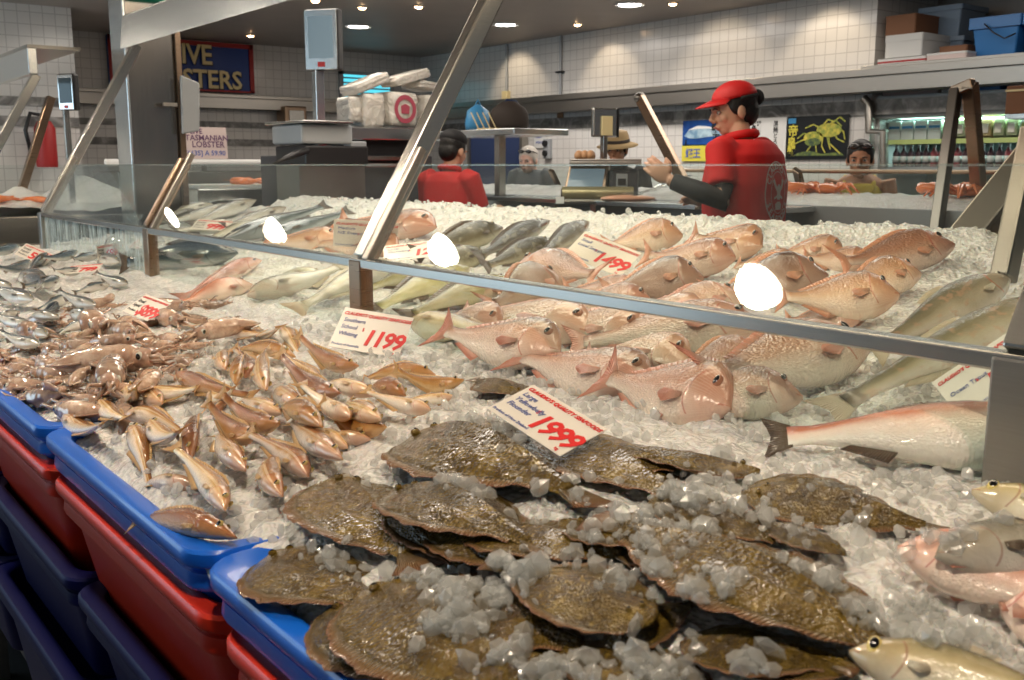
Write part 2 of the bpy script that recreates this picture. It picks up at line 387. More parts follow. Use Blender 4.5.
gf = thing('glass_guard', 'stainless framed sneeze guard with slanted glass along the fish counter', 'sneeze guard', (RX, 2.8, 1.1))
W = .030
MB().box(RX - .016, RX + .016, .3, PY[-1], RZ - .018, RZ + .004).build('rail', 'steel', gf, bevel=.003)
for i, y in enumerate(PY):
    MB().box(RX - .018, RX + .018, y - .028, y + .028, 1.06, RZ).build('post', 'steel_bronze' if i in (1, 2) else 'steel_dark', gf, bevel=.004)
    MB().box(RX - .03, RX + .03, y - .035, y + .035, 1.055, 1.075).build('foot', 'steel_dark', gf, bevel=.003)
    MB().bar((RX, y - .03, RZ), (RX + .26 * LEAN, y - .03, RZ + .26), .026, .02, up=(1, 0, 0)).build('clamp', 'steel_dark', gf, bevel=.004)
for i, (a, b2) in enumerate(((.3, PY[0]), (PY[0], PY[1]), (PY[1], PY[2]), (PY[2], PY[3]))):
    x1 = RX + .222 * LEAN
    mb = MB().add([(RX, a, RZ), (RX, b2, RZ), (x1, b2, 1.500), (x1, a, 1.500)], [(0, 1, 2, 3)]); p = mb.build('glass_pane', 'glass', gf)
    s2 = p.modifiers.new('t', 'SOLIDIFY'); s2.thickness = .005
    mb = MB().add([(RX, a + .03, 1.08), (RX, b2 - .03, 1.08), (RX, b2 - .03, RZ - .018), (RX, a + .03, RZ - .018)], [(0, 1, 2, 3)]); p = mb.build('glass_pane', 'glass_wet' if i == 3 else 'glass', gf)
    s2 = p.modifiers.new('t', 'SOLIDIFY'); s2.thickness = .004
MB().box(RX + .222 * LEAN - .003, RX + .222 * LEAN + .004, .3, PY[-1], 1.4985, 1.501).build('glass_edge', 'plastic_film', gf)

bm_ = thing('overhead_beam', 'bright stainless beam with slanted struts over the fish counter', 'beam', (1.63, 5.07, 2.1))
MB().add([(1.58, .2, 2.05), (1.60, .2, 2.06), (1.60, 5.09, 2.06), (1.58, 5.09, 2.05), (1.60, .2, 2.20), (1.64, .2, 2.2), (1.64, 5.09, 2.2), (1.6, 5.09, 2.20)],
         [(0, 3, 2, 1), (4, 5, 6, 7), (0, 4, 7, 3), (1, 2, 6, 5), (0, 1, 5, 4), (3, 7, 6, 2)]).build('fascia', 'steel_bright', bm_)
MB().box(1.60, 1.95, .2, 5.09, 2.19, 2.205).build('light_shelf', 'steel', bm_)
for y in (.535, 2.08, 5.07):
    MB().bar((RX + .012, y, RZ), (RX + .012 + LEAN * .79, y, RZ + .79), .045, .045, up=(1, 0, 0)).build('strut', 'steel', bm_, bevel=.004)
# the short glass strut at the third post
MB().bar((RX, PY[2], RZ), (RX + LEAN * .235, PY[2], RZ + .235), .035, .045, up=(1, 0, 0)).build('glass_strut', 'steel_bronze', gf, bevel=.006)

# --------------------------------- plastic tubs along the front
def rrect(x0, x1, y0, y1, r, z, n=6):
    out = []
    for cx, cy, a0 in ((x1 - r, y1 - r, 0), (x0 + r, y1 - r, PI / 2), (x0 + r, y0 + r, PI), (x1 - r, y0 + r, 3 * PI / 2)):
        for k in range(n + 1):
            a = a0 + PI / 2 * k / n; out.append(Vector((cx + r * math.cos(a), cy + r * math.sin(a), z)))
    return out
def tub(name, label, m, y0, y1, zt, h, x0=.385, x1=.87, group=None, cat='tub', lab2=True):
    t = thing(name, label, cat, ((x0 + x1) / 2, (y0 + y1) / 2, zt - h), group)
    mb = MB(); R = lambda d, z, r=.05: rrect(x0 + d, x1 - d, y0 + d, y1 - d, r, z)
    mb.loft([R(.055, zt - h), R(.052, zt - h + .004), R(.022, zt - .062), R(.020, zt - .055)], caps=True)      # outer shell
    mb.loft([R(.060, zt - h + .008), R(.034, zt - .02), R(.030, zt - .004)], caps=False)                       # inner wall
    mb.build('body', m, t, smooth='auto')
    rm = MB().loft([R(.020, zt - .056), R(.008, zt - .056), R(.006, zt - .050), R(.008, zt - .034), R(.014, zt - .034), R(.012, zt - .022), R(0, zt - .022), R(-.002, zt - .017),
                    R(-.002, zt - .004), R(.001, zt), R(.022, zt), R(.030, zt - .004)], caps=False)
    rm.build('rim', m, t, smooth='auto')
    return t
pitch = .725
names = ['nearest, corner showing under the flounder', 'middle, holding the golden whiting', 'far left, under the squid', 'farthest, mostly out of sight']
for k in range(4):
    y1 = 1.078 + pitch * k; y0 = y1 - pitch + .012
    tub('blue_tub', 'bright blue plastic fish tub with a double rim, ' + names[k], 'blue_tub', y0, y1, 1.052, .22, group='blue tubs on the counter front')
    tub('red_tub', 'red plastic tub stacked under the blue one, ' + ['nearest to the camera', 'large middle one', 'far left one', 'farthest'][k], 'red_tub', y0 - .04, y1 - .04, .985, .22, group='red tubs under the blue tubs')
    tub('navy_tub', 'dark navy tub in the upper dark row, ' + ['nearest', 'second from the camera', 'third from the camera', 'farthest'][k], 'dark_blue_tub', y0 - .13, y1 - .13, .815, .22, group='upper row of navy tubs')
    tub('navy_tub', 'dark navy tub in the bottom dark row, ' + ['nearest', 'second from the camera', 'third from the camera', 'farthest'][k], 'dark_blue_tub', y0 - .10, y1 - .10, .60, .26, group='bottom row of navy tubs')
MB().box(.36, .87, -.7, 3.3, .0, .335)
st = thing('tub_stand', 'low dark stand under the stacked tubs', 'stand', (.6, 1.2, 0))
MB().box(.46, .86, -.7, 3.3, .31, .338).build('deck', 'black_plastic', st, bevel=.004)
for y in (-.5, .8, 2.0, 3.1):
    for x in (.5, .82): MB().box(x - .02, x + .02, y - .02, y + .02, 0, .31).build('leg', 'steel_dark', st)

# --------------------------------- crushed ice bed
def nz(x, y, s, o=0): return noise.noise(Vector((x * s, y * s, o)))
mb = MB(); xs = []; x = .405
while x < 2.88: xs.append(x); x += .009 if x < 1.4 else .014
ys = []; y = .1
while y < 5.28: ys.append(y); y += .010 if y < 1.9 else .020
for Y in ys:
    for X in xs:
        z = bed(X, Y)
        a = .012 if X < 2.2 else .02
        z += a * nz(X, Y, 14) + a * .7 * nz(X, Y, 38, 3) + .006 * abs(nz(X, Y, 85, 7))
        if X > 2.2: z += .018 * nz(X, Y, 4, 5) * sst(2.2, 2.5, X)
        mb.v.append(Vector((X, Y, z)))
n = len(xs)
for j in range(len(ys) - 1):
    for i in range(n - 1): a = j * n + i; mb.f.append((a, a + 1, a + 1 + n, a + n)); mb.mi.append(0)
# skirt so the bed is a body
o = mb.build('crushed_ice', 'crushed_ice', smooth=True)
tag(o, 'bed of white crushed ice filling the fish counter and the blue tubs', 'ice', kind='stuff')
# loose lumps of clear ice
rnd = random.Random(5)
ico = bmesh.new(); bmesh.ops.create_icosphere(ico, subdivisions=1, radius=1); ICV = [v.co.copy() for v in ico.verts]; ICF = [tuple(v.index for v in f.verts) for f in ico.faces]; ico.free()
def chunk(mb, p, r, rnd):
    q = Quaternion((rnd.gauss(0, 1), rnd.gauss(0, 1), rnd.gauss(0, 1), rnd.gauss(0, 1))); q.normalize()
    sc = Vector((rnd.uniform(.6, 1.25), rnd.uniform(.6, 1.25), rnd.uniform(.45, .9))) * r
    mb.add([p + q @ Vector((v.x * sc.x * rnd.uniform(.8, 1.15), v.y * sc.y * rnd.uniform(.8, 1.15), v.z * sc.z * rnd.uniform(.8, 1.15))) for v in ICV], ICF)
mb = MB()
for _ in range(5200):
    X = rnd.uniform(.45, 1.6) if rnd.random() < .75 else rnd.uniform(1.6, 2.75); Y = rnd.uniform(.15, 2.3) if X < 1.6 else rnd.uniform(.9, 5)
    d = nz(X, Y, 3.5, 11)
    if d < -.12 and rnd.random() < .8: continue
    r = rnd.uniform(.005, .012); chunk(mb, Vector((X, Y, bed(X, Y) + rnd.uniform(-.002, .014))), r, rnd)
o = mb.build('ice_lumps', 'ice_chunk', smooth=False); tag(o, 'loose clear lumps of ice scattered over the ice bed', 'ice', kind='stuff')
# ================================================================ FISH
def fishmat(k, vst, head=(.5, .3, .2), hf=.5, gill=(.25, .05, .03), sc=(60, 26), sb=.25, spots=None, stripes=0, rough=.2, lat=None, sss=.12, nscale=5, namt=.4, belly_ice=0):
    m = mat(k, (.8, .6, .5), rough, spec=.55, coat=.5, sss=sss); N, L, b = NT(m)
    uv = coord(N, 'UV'); ob = coord(N, 'Object'); s = N.new('ShaderNodeSeparateXYZ'); L.new(uv, s.inputs[0]); U, V = s.outputs[0], s.outputs[1]
    oi = N.new('ShaderNodeObjectInfo').outputs['Random']
    ad = N.new('ShaderNodeVectorMath'); ad.operation = 'ADD'; L.new(ob, ad.inputs[0]); cv = N.new('ShaderNodeCombineXYZ'); L.new(math_(N, L, 'MULTIPLY', oi, 9), cv.inputs[0]); L.new(cv.outputs[0], ad.inputs[1])
    nf = noise_node(N, L, ad.outputs[0], nscale, 5, .6)
    vv = math_(N, L, 'ADD', V, math_(N, L, 'MULTIPLY_ADD', nf, namt, -namt / 2))
    c = ramp(N, L, vv, vst)
    hr = ramp(N, L, math_(N, L, 'ADD', U, math_(N, L, 'MULTIPLY_ADD', nf, .14, -.07)), [(.16, (hf,) * 3), (.30, (0, 0, 0))])
    c = mixc(N, L, hr, c, head)
    if stripes:
        wv = math_(N, L, 'SINE', math_(N, L, 'MULTIPLY', V, stripes)); c = mixc(N, L, math_(N, L, 'MULTIPLY', math_(N, L, 'MAXIMUM', wv, 0), .16), c, (.95, .85, .7))
    if spots:
        sp = noise_node(N, L, ad.outputs[0], spots[1], 3, .6); c = mixc(N, L, ramp(N, L, sp, [(.55, (0, 0, 0)), (.62, (spots[2],) * 3)]), c, spots[0])
    if lat:
        d = math_(N, L, 'ABSOLUTE', math_(N, L, 'SUBTRACT', V, .62)); c = mixc(N, L, math_(N, L, 'MULTIPLY', math_(N, L, 'LESS_THAN', d, .05), .6), c, lat)
    # gill slit and mouth line
    v2 = math_(N, L, 'POWER', math_(N, L, 'ABSOLUTE', math_(N, L, 'MULTIPLY_ADD', V, 2, -.9)), 2)
    g = math_(N, L, 'ABSOLUTE', math_(N, L, 'SUBTRACT', U, math_(N, L, 'MULTIPLY_ADD', v2, -.09, .27)))
    gm = math_(N, L, 'MULTIPLY', math_(N, L, 'LESS_THAN', g, .006), math_(N, L, 'LESS_THAN', math_(N, L, 'ABSOLUTE', math_(N, L, 'SUBTRACT', V, .42)), .34))
    mo = math_(N, L, 'MULTIPLY', math_(N, L, 'LESS_THAN', U, .055), math_(N, L, 'LESS_THAN', math_(N, L, 'ABSOLUTE', math_(N, L, 'ADD', math_(N, L, 'SUBTRACT', V, .40), U)), .05))
    c = mixc(N, L, math_(N, L, 'MULTIPLY', math_(N, L, 'MAXIMUM', gm, mo), .5), c, gill)
    hsv = N.new('ShaderNodeHueSaturation'); L.new(c, hsv.inputs['Color']); L.new(math_(N, L, 'MULTIPLY_ADD', oi, .35, .82), hsv.inputs['Value']); L.new(math_(N, L, 'MULTIPLY_ADD', oi, .02, .49), hsv.inputs['Hue'])
    L.new(hsv.outputs[0], b.inputs['Base Color'])
    mp = nd(N, 'ShaderNodeMapping'); mp.inputs['Scale'].default_value = (sc[0], sc[1], 1); L.new(uv, mp.inputs[0])
    vo = N.new('ShaderNodeTexVoronoi'); vo.inputs['Scale'].default_value = 1; L.new(mp.outputs[0], vo.inputs['Vector'])
    h = math_(N, L, 'ADD', math_(N, L, 'MULTIPLY', vo.outputs['Distance'], math_(N, L, 'GREATER_THAN', U, .26)), math_(N, L, 'MULTIPLY', noise_node(N, L, ob, 26, 3), 1.2))
    bump(N, L, b, h, sb, .004); M[k] = m; return m
fishmat('snapper', [(.12, (.74, .56, .45)), (.38, (.62, .38, .25)), (.60, (.44, .19, .09)), (.95, (.20, .07, .03))], (.60, .27, .17), .6, (.4, .06, .03), sc=(58, 26), sb=.5, stripes=170)
fishmat('snapper_pale', [(.1, (.80, .70, .60)), (.40, (.68, .50, .40)), (.62, (.54, .29, .19)), (.95, (.30, .12, .06))], (.70, .38, .28), .6, (.45, .08, .04), sc=(58, 26), sb=.5, stripes=170)
fishmat('snapper_brown', [(.12, (.56, .40, .30)), (.4, (.38, .23, .15)), (.7, (.20, .10, .06)), (.95, (.10, .05, .03))], (.58, .36, .26), .5, (.4, .08, .05), sc=(64, 30))
fishmat('whiting', [(.12, (.88, .78, .68)), (.42, (.82, .62, .42)), (.55, (.58, .32, .10)), (.74, (.36, .15, .035)), (.95, (.20, .08, .02))], (.66, .32, .16), .6, (.55, .08, .05), sc=(60, 18), sb=.25, lat=(.85, .66, .42))
fishmat('whiting_brown', [(.10, (.74, .50, .28)), (.30, (.55, .28, .09)), (.6, (.34, .13, .03)), (.95, (.16, .06, .018))], (.55, .26, .10), .55, (.4, .08, .04), sc=(60, 18), sb=.25)
fishmat('trout', [(.1, (.74, .68, .58)), (.36, (.50, .43, .31)), (.58, (.24, .20, .12)), (.95, (.09, .08, .05))], (.50, .40, .30), .55, (.6, .12, .06), sc=(90, 40), spots=((.62, .34, .22), 16, .4), sb=.18)
fishmat('trout_red', [(.1, (.84, .80, .72)), (.42, (.80, .62, .52)), (.62, (.62, .20, .12)), (.95, (.36, .09, .06))], (.6, .3, .2), .5, (.6, .12, .06), sc=(90, 40), sb=.3)
fishmat('perch_dark', [(.1, (.46, .42, .30)), (.3, (.20, .165, .10)), (.6, (.075, .062, .034)), (.95, (.03, .026, .018))], (.14, .12, .08), .4, (.02, .02, .02), sc=(70, 30), sb=.35, spots=((.42, .38, .28), 9, .5))
fishmat('green_fish', [(.1, (.78, .72, .46)), (.4, (.48, .42, .18)), (.75, (.22, .20, .07)), (.95, (.12, .11, .05))], (.35, .30, .14), .4, (.1, .08, .03), sc=(70, 30), sb=.25)
fishmat('pale_fish', [(.1, (.84, .82, .72)), (.5, (.78, .72, .56)), (.85, (.48, .42, .28)), (.97, (.26, .22, .14))], (.7, .58, .42), .4, (.4, .2, .1), sc=(70, 30), sb=.2)
fishmat('golden_fish', [(.1, (.84, .72, .50)), (.5, (.74, .54, .26)), (.9, (.44, .26, .10))], (.7, .42, .2), .4, (.5, .15, .08), sc=(70, 30), stripes=50)
fishmat('silver_fish', [(.1, (.78, .76, .68)), (.45, (.56, .52, .42)), (.7, (.30, .27, .19)), (.95, (.13, .12, .09))], (.42, .34, .24), .5, (.3, .1, .06), sc=(90, 40), sb=.3)
fishmat('blue_fish', [(.1, (.80, .78, .72)), (.42, (.50, .50, .46)), (.6, (.10, .14, .17)), (.95, (.02, .035, .05))], (.4, .34, .24), .4, (.3, .1, .06), sc=(90, 40), sb=.12, rough=.14)
fishmat('tuna', [(.1, (.45, .50, .50)), (.4, (.10, .13, .14)), (.8, (.01, .012, .016))], (.05, .05, .06), .4, (.02, .02, .02), sc=(90, 40), sb=.1)
fishmat('mullet', [(.1, (.80, .74, .60)), (.5, (.62, .52, .30)), (.8, (.24, .20, .08)), (.95, (.12, .10, .05))], (.42, .32, .16), .6, (.3, .08, .06), sc=(60, 24), sb=.15)
fishmat('redfish', [(.1, (.86, .70, .60)), (.5, (.80, .50, .40)), (.9, (.62, .20, .12))], (.80, .45, .35), .5, (.45, .02, .02), sc=(64, 30))
def finmat(k, c, c2, tr=.2):
    m = mat(k, c, .3, coat=.4, sss=.2); N, L, b = NT(m); uv = coord(N, 'UV'); s = N.new('ShaderNodeSeparateXYZ'); L.new(uv, s.inputs[0])
    c_ = ramp(N, L, s.outputs[1], [(.1, c), (.9, c2)]); L.new(c_, b.inputs['Base Color'])
    bump(N, L, b, math_(N, L, 'SINE', math_(N, L, 'MULTIPLY', s.outputs[0], 110)), .5, .003); M[k] = m
finmat('fin_pink', (.74, .42, .28), (.62, .24, .13)); finmat('fin_gold', (.78, .50, .24), (.62, .34, .14)); finmat('fin_dark', (.16, .12, .08), (.07, .05, .035))
finmat('fin_pale', (.74, .66, .50), (.55, .45, .32)); finmat('fin_red', (.74, .44, .34), (.60, .22, .15))
simple('iris_red', (.45, .20, .12), .12, coat=1); simple('iris_gold', (.50, .36, .12), .12, coat=1); simple('iris_silver', (.62, .60, .52), .12, coat=1)

def fin(pts_base, pts_tip, th=.004, n=14):
    """closed thin rayed fin between two polylines (each a function of t) -> MB with uv"""
    mb = MB(); mb.uv = []
    for side in (1, -1):
        for i in range(n + 1):
            t = i / n; a, b2 = pts_base(t), pts_tip(t); w = Vector((0, 1, 0)) * th * side
            for q, k in ((0, 1), (.5, .8), (1, .25)):
                p = a.lerp(b2, q); p = p + w * k + Vector((0, 1, 0)) * (th * .5 * math.sin(t * 60) * q); mb.v.append(p); mb.uv.append((t, q))
    o = (n + 1) * 3
    for i in range(n):
        for j in range(2):
            a = i * 3 + j; mb.f.append((a, a + 3, a + 4, a + 1)); mb.f.append((o + a, o + a + 1, o + a + 4, o + a + 3))
        for j in (0, 2): a = i * 3 + j; mb.f.append((a, o + a, o + a + 3, a + 3) if j == 0 else (a, a + 3, o + a + 3, o + a))
    for i in (0, n):
        for j in range(2): a = i * 3 + j; mb.f.append((a, a + 1, o + a + 1, o + a))
    mb.mi = [0] * len(mb.f); return mb

SP = {
 'snapper': dict(top=[(0, .0), (.03, .045), (.08, .105), (.15, .165), (.25, .205), (.38, .205), (.52, .17), (.68, .115), (.84, .055), (.93, .04), (1, .045)],
                 bot=[(0, .01), (.04, .04), (.10, .065), (.2, .10), (.35, .125), (.52, .12), (.68, .085), (.84, .045), (.93, .036), (1, .045)],
                 wid=[(0, .012), (.05, .035), (.14, .068), (.25, .085), (.4, .085), (.6, .06), (.8, .03), (.93, .016), (1, .008)], eye=(.135, .075, .030), df=(.28, .86, .045), af=(.62, .84, .035), tf=(.15, .15, .45), pf=.16),
 'whiting': dict(top=[(0, .0), (.05, .020), (.14, .050), (.28, .078), (.45, .085), (.65, .062), (.85, .032), (1, .028)],
                 bot=[(0, .012), (.06, .030), (.16, .055), (.32, .078), (.5, .078), (.68, .052), (.86, .028), (1, .028)],
                 wid=[(0, .010), (.06, .028), (.16, .052), (.3, .06), (.5, .055), (.7, .038), (.88, .02), (1, .01)], eye=(.13, .030, .023), df=(.32, .82, .035), af=(.5, .82, .03), tf=(.10, .075, .25), pf=.08),
 'trout': dict(top=[(0, .0), (.04, .035), (.12, .075), (.25, .11), (.42, .122), (.6, .10), (.8, .055), (.92, .038), (1, .045)],
               bot=[(0, .012), (.05, .04), (.14, .08), (.3, .12), (.48, .125), (.65, .09), (.82, .048), (.92, .036), (1, .045)],
               wid=[(0, .014), (.06, .035), (.16, .066), (.32, .085), (.5, .08), (.7, .052), (.88, .022), (1, .008)], eye=(.095, .035, .016), df=(.42, .62, .05), af=(.66, .8, .04), tf=(.10, .09, .3), pf=.10),
 'perch': dict(top=[(0, .0), (.04, .04), (.12, .10), (.25, .15), (.4, .165), (.58, .13), (.78, .07), (.92, .045), (1, .05)],
               bot=[(0, .015), (.05, .05), (.14, .085), (.3, .125), (.5, .125), (.7, .08), (.88, .045), (1, .05)],
               wid=[(0, .016), (.06, .045), (.16, .08), (.3, .10), (.5, .09), (.7, .055), (.88, .025), (1, .01)], eye=(.13, .06, .018), df=(.28, .82, .07), af=(.6, .82, .05), tf=(.12, .13, .1), pf=.11),
}
SP['mullet'] = dict(SP['trout'], eye=(.115, .022, .036), wid=[(0, .014), (.06, .04), (.16, .07), (.32, .085), (.5, .08), (.7, .052), (.88, .022), (1, .008)])
simple('iris_yellow', (.85, .68, .20), .12, coat=1)
def body_geo(sp, bendy=0, bendz=0, n=30, m=22):
    mb = MB(); mb.uv = []; rings = []
    for i in range(n + 1):
        t = (i / n); t = t ** 1.15 if t < 1 else 1
        tp, bt, wd = interp(t, sp['top']), interp(t, sp['bot']), interp(t, sp['wid'])
        # gill cover rises then falls away behind the slit
        x = .5 - t; cy = bendy * (t - .35) ** 2 * (1 if t > .35 else .3); cz = bendz * (t - .4) ** 2
        for j in range(m):
            a = 2 * PI * j / m; s, c = math.sin(a), math.cos(a)
            hz = (tp if s > 0 else bt); g = 1 + (.07 * sst(.12, .245, t) * (1 - sst(.25, .285, t)) * (1 - abs(s) ** 3))
            yy = wd * math.copysign(abs(c) ** .9, c) * g
            if s > 0: yy *= 1 - .25 * s * s
            mb.v.append(Vector((x, cy + yy, cz + hz * s))); mb.uv.append((t, .5 + .5 * s))
    for i in range(n):
        for j in range(m): a = i * m + j; b2 = i * m + (j + 1) % m; mb.f.append((a, b2, b2 + m, a + m))
    mb.f.append(tuple(range(m))[::-1]); mb.f.append(tuple(range(n * m, n * m + m))); mb.mi = [0] * len(mb.f)
    return mb
def eye_geo(c, r, side):
    mb = MB(); rings = []; n = 16; prof = [(0.0001, .62), (.35, .60), (.60, .50), (.66, .47), (.84, .34), (1, .05), (1.05, -.15)]
    for rr, h in prof[::1]: rings.append([Vector(c) + Vector((r * rr * math.cos(2 * PI * k / n), side * r * h, r * rr * math.sin(2 * PI * k / n))) for k in range(n)])
    mb.loft(rings, 0, caps=False)
    mb.mi = [1] * (n * 3) + [0] * (len(mb.f) - n * 3)
    return mb
def copy_tree(o, parent=None):
    c = o.copy(); COL.objects.link(c); c.parent = parent
    for ch in o.children: copy_tree(ch, c)
    return c
def make_fish(name, spn, bm, fm, iris, bendy=0, bendz=0, tailfork=None, detail=1):
    sp = SP[spn]; r = bpy.data.objects.new(name, None); r.empty_display_size = .05; COL.objects.link(r)
    body_geo(sp, bendy, bendz, 30 if detail else 18, 22 if detail else 14).build('body', bm, r, smooth=True)
    C = lambda t: Vector((.5 - t, bendy * (t - .35) ** 2 * (1 if t > .35 else .3), bendz * (t - .4) ** 2))
    ex, ez, er = sp['eye']
    for sd in (1, -1):
        wd = interp(ex, sp['wid']); zz = ez; tp = interp(ex, sp['top']); y = wd * math.sqrt(max(.05, 1 - min(.95, (zz / tp)) ** 2)) * .88
        eye_geo(C(ex) + Vector((0, sd * y, zz)), er, sd).build('eye', [iris, 'pupil'], r, smooth=True)
    L_, hh, fk = sp['tf']
    if tailfork is not None: fk = tailfork
    dirn = (C(1) - C(.93)).normalized(); base = C(.985)
    def tb(t): return base + Vector((0, 0, (t - .5) * .085 * (1 if spn != 'whiting' else .6)))
    def tt(t): q = (t - .5) * 2; return base + dirn * L_ * (1 - fk * (1 - abs(q) ** 1.3)) + Vector((0, 0, q * hh))
    fin(tb, tt, .004).build('tail_fin', fm, r, smooth=True)
    a, b2, fh = sp['df']
    def db(t): u = lerp(a, b2, t); return C(u) + Vector((0, 0, interp(u, sp['top']) * .93))
    def dt(t): u = lerp(a, b2, t); return C(u + .03) + Vector((0, 0, interp(u, sp['top']) + fh * (.35 + .65 * math.sin(PI * (t * .8 + .15))) * (.92 + .08 * math.sin(t * 80)) * .55))
    fin(db, dt, .003, 20).build('dorsal_fin', fm, r, smooth=True)
    a2, b3, fh2 = sp['af']
    def ab(t): u = lerp(a2, b3, t); return C(u) - Vector((0, 0, interp(u, sp['bot']) * .93))
    def at_(t): u = lerp(a2, b3, t); return C(u + .04) - Vector((0, 0, interp(u, sp['bot']) + fh2 * (1 - t * .7)))
    fin(ab, at_, .003, 10).build('anal_fin', fm, r, smooth=True)
    if detail:
        for sd in (1, -1):
            w0 = interp(.29, sp['wid']) + .004
            def pb(t): return C(.285) + Vector((0, sd * w0, -.022 - .022 * t))
            def pt(t): return C(.285) + Vector((-sp['pf'] * (.55 + .45 * math.sin(PI * min(1, t * .8 + .2))), sd * (w0 + .010), -.03 - sp['pf'] * (-.05 + .40 * t)))
            fin(pb, pt, .002, 8).build('pectoral_fin', fm, r, smooth=True)
    return r
PROTO = {}
def proto(key, *a, **k):
    def get():
        if key not in PROTO:
            PROTO[key] = [make_fish(*a, **k), False]
        p = PROTO[key]
        if not p[1]: p[1] = True; return p[0]
        return copy_tree(p[0])
    return get
KIND = {}
def reg(k, fname, spn, bm, fm, iris, bends, L_tot, **kw):
    KIND[k] = ([proto((k, i), fname, spn, bm, fm, iris, by, bz, **kw) for i, (by, bz) in enumerate(bends)], spn, L_tot)
reg('snap', 'snapper', 'snapper', 'snapper', 'fin_pink', 'iris_red', [(.08, 0), (-.10, .06)], 1.13)
reg('snapp', 'snapper', 'snapper', 'snapper_pale', 'fin_red', 'iris_red', [(.08, 0), (-.10, .05)], 1.13)
reg('snapb', 'snapper', 'snapper', 'snapper_brown', 'fin_pink', 'iris_red', [(.08, 0)], 1.13)
reg('whit', 'whiting', 'whiting', 'whiting', 'fin_gold', 'iris_gold', [(.12, .12), (-.3, -.14), (.35, .2)], 1.09)
reg('whib', 'whiting', 'whiting', 'whiting_brown', 'fin_gold', 'iris_gold', [(.25, -.12), (-.35, .25)], 1.09)
reg('trout', 'ocean_trout', 'trout', 'trout', 'fin_pale', 'iris_silver', [(.1, 0)], 1.12)
reg('troutr', 'ocean_trout', 'trout', 'trout_red', 'fin_dark', 'iris_silver', [(.1, 0)], 1.12)
reg('dark', 'dark_fish', 'perch', 'perch_dark', 'fin_dark', 'iris_gold', [(.15, .05), (-.2, 0)], 1.11)
reg('green', 'green_fish', 'perch', 'green_fish', 'fin_dark', 'iris_gold', [(.15, .05)], 1.11)
reg('pale', 'pale_fish', 'perch', 'pale_fish', 'fin_pale', 'iris_silver', [(.15, .05)], 1.11)
reg('gold', 'golden_fish', 'perch', 'golden_fish', 'fin_gold', 'iris_gold', [(.15, .05)], 1.11)
reg('silv', 'silver_fish', 'trout', 'silver_fish', 'fin_dark', 'iris_silver', [(.12, 0), (-.15, .06)], 1.12)
reg('blue', 'small_silver_fish', 'trout', 'blue_fish', 'fin_dark', 'iris_gold', [(.3, .1), (-.3, 0)], 1.12)
reg('tuna', 'tuna', 'trout', 'tuna', 'fin_dark', 'iris_silver', [(.1, 0)], 1.12)
reg('mull', 'mullet', 'mullet', 'mullet', 'fin_pale', 'iris_yellow', [(.1, 0)], 1.12)
reg('red', 'redfish', 'snapper', 'redfish', 'fin_red', 'iris_red', [(.1, 0)], 1.13)
_cnt = {}; NOM = {'snapper': .36, 'whiting': .19, 'trout': .5, 'mullet': .5, 'perch': .34}
def place(kind, head, tail, label, group, roll=35, lift=.02, girth=1.0, var=None, back=None, zt=0):
    """lay a fish on the ice between two photo points; roll = how far the back is tipped up (deg), back: which way the dorsal side faces (+1 away from the lens)"""
    ps, spn, Lt = KIND[kind]
    i = _cnt[kind] = _cnt.get(kind, -1) + 1
    r = ps[(i if var is None else var) % len(ps)]()
    H = hit(head[0], head[1], lift); T = hit(tail[0], tail[1], lift + zt)
    ax = (H - T); ln = ax.length; ax.normalize()
    away = Vector((FW.x, FW.y, 0)).normalized() + Vector((0, 0, .25))
    side = (away - ax * away.dot(ax))
    if side.length < .2: side = RT - ax * RT.dot(ax)
    side.normalize()
    if back is not None: side = side * back
    upv = Vector((0, 0, 1)); upv = (upv - ax * upv.z); upv.normalize()
    side = (side - upv * side.dot(upv)); side = side - ax * side.dot(ax); side.normalize()
    a = math.radians(roll); a = math.radians(min(80, roll + 22)) if spn == 'snapper' else a; dz = side * math.cos(a) + upv * math.sin(a); dy = dz.cross(ax)
    s = ln / Lt
    girth *= max(.45, min(1.35, {'blue': .13, 'silv': .45, 'tuna': .5}.get(kind, NOM[spn]) / ln))
    if spn == 'snapper': girth *= 1.3
    rot = Matrix((ax, dy, dz)).transposed()
    c = H - ax * s * .5
    r.location = c; r.rotation_euler = rot.to_euler(); r.scale = (s, s * girth, s * girth)
    r['label'] = label; r['category'] = 'fish'
    if group: r['group'] = group
    return r

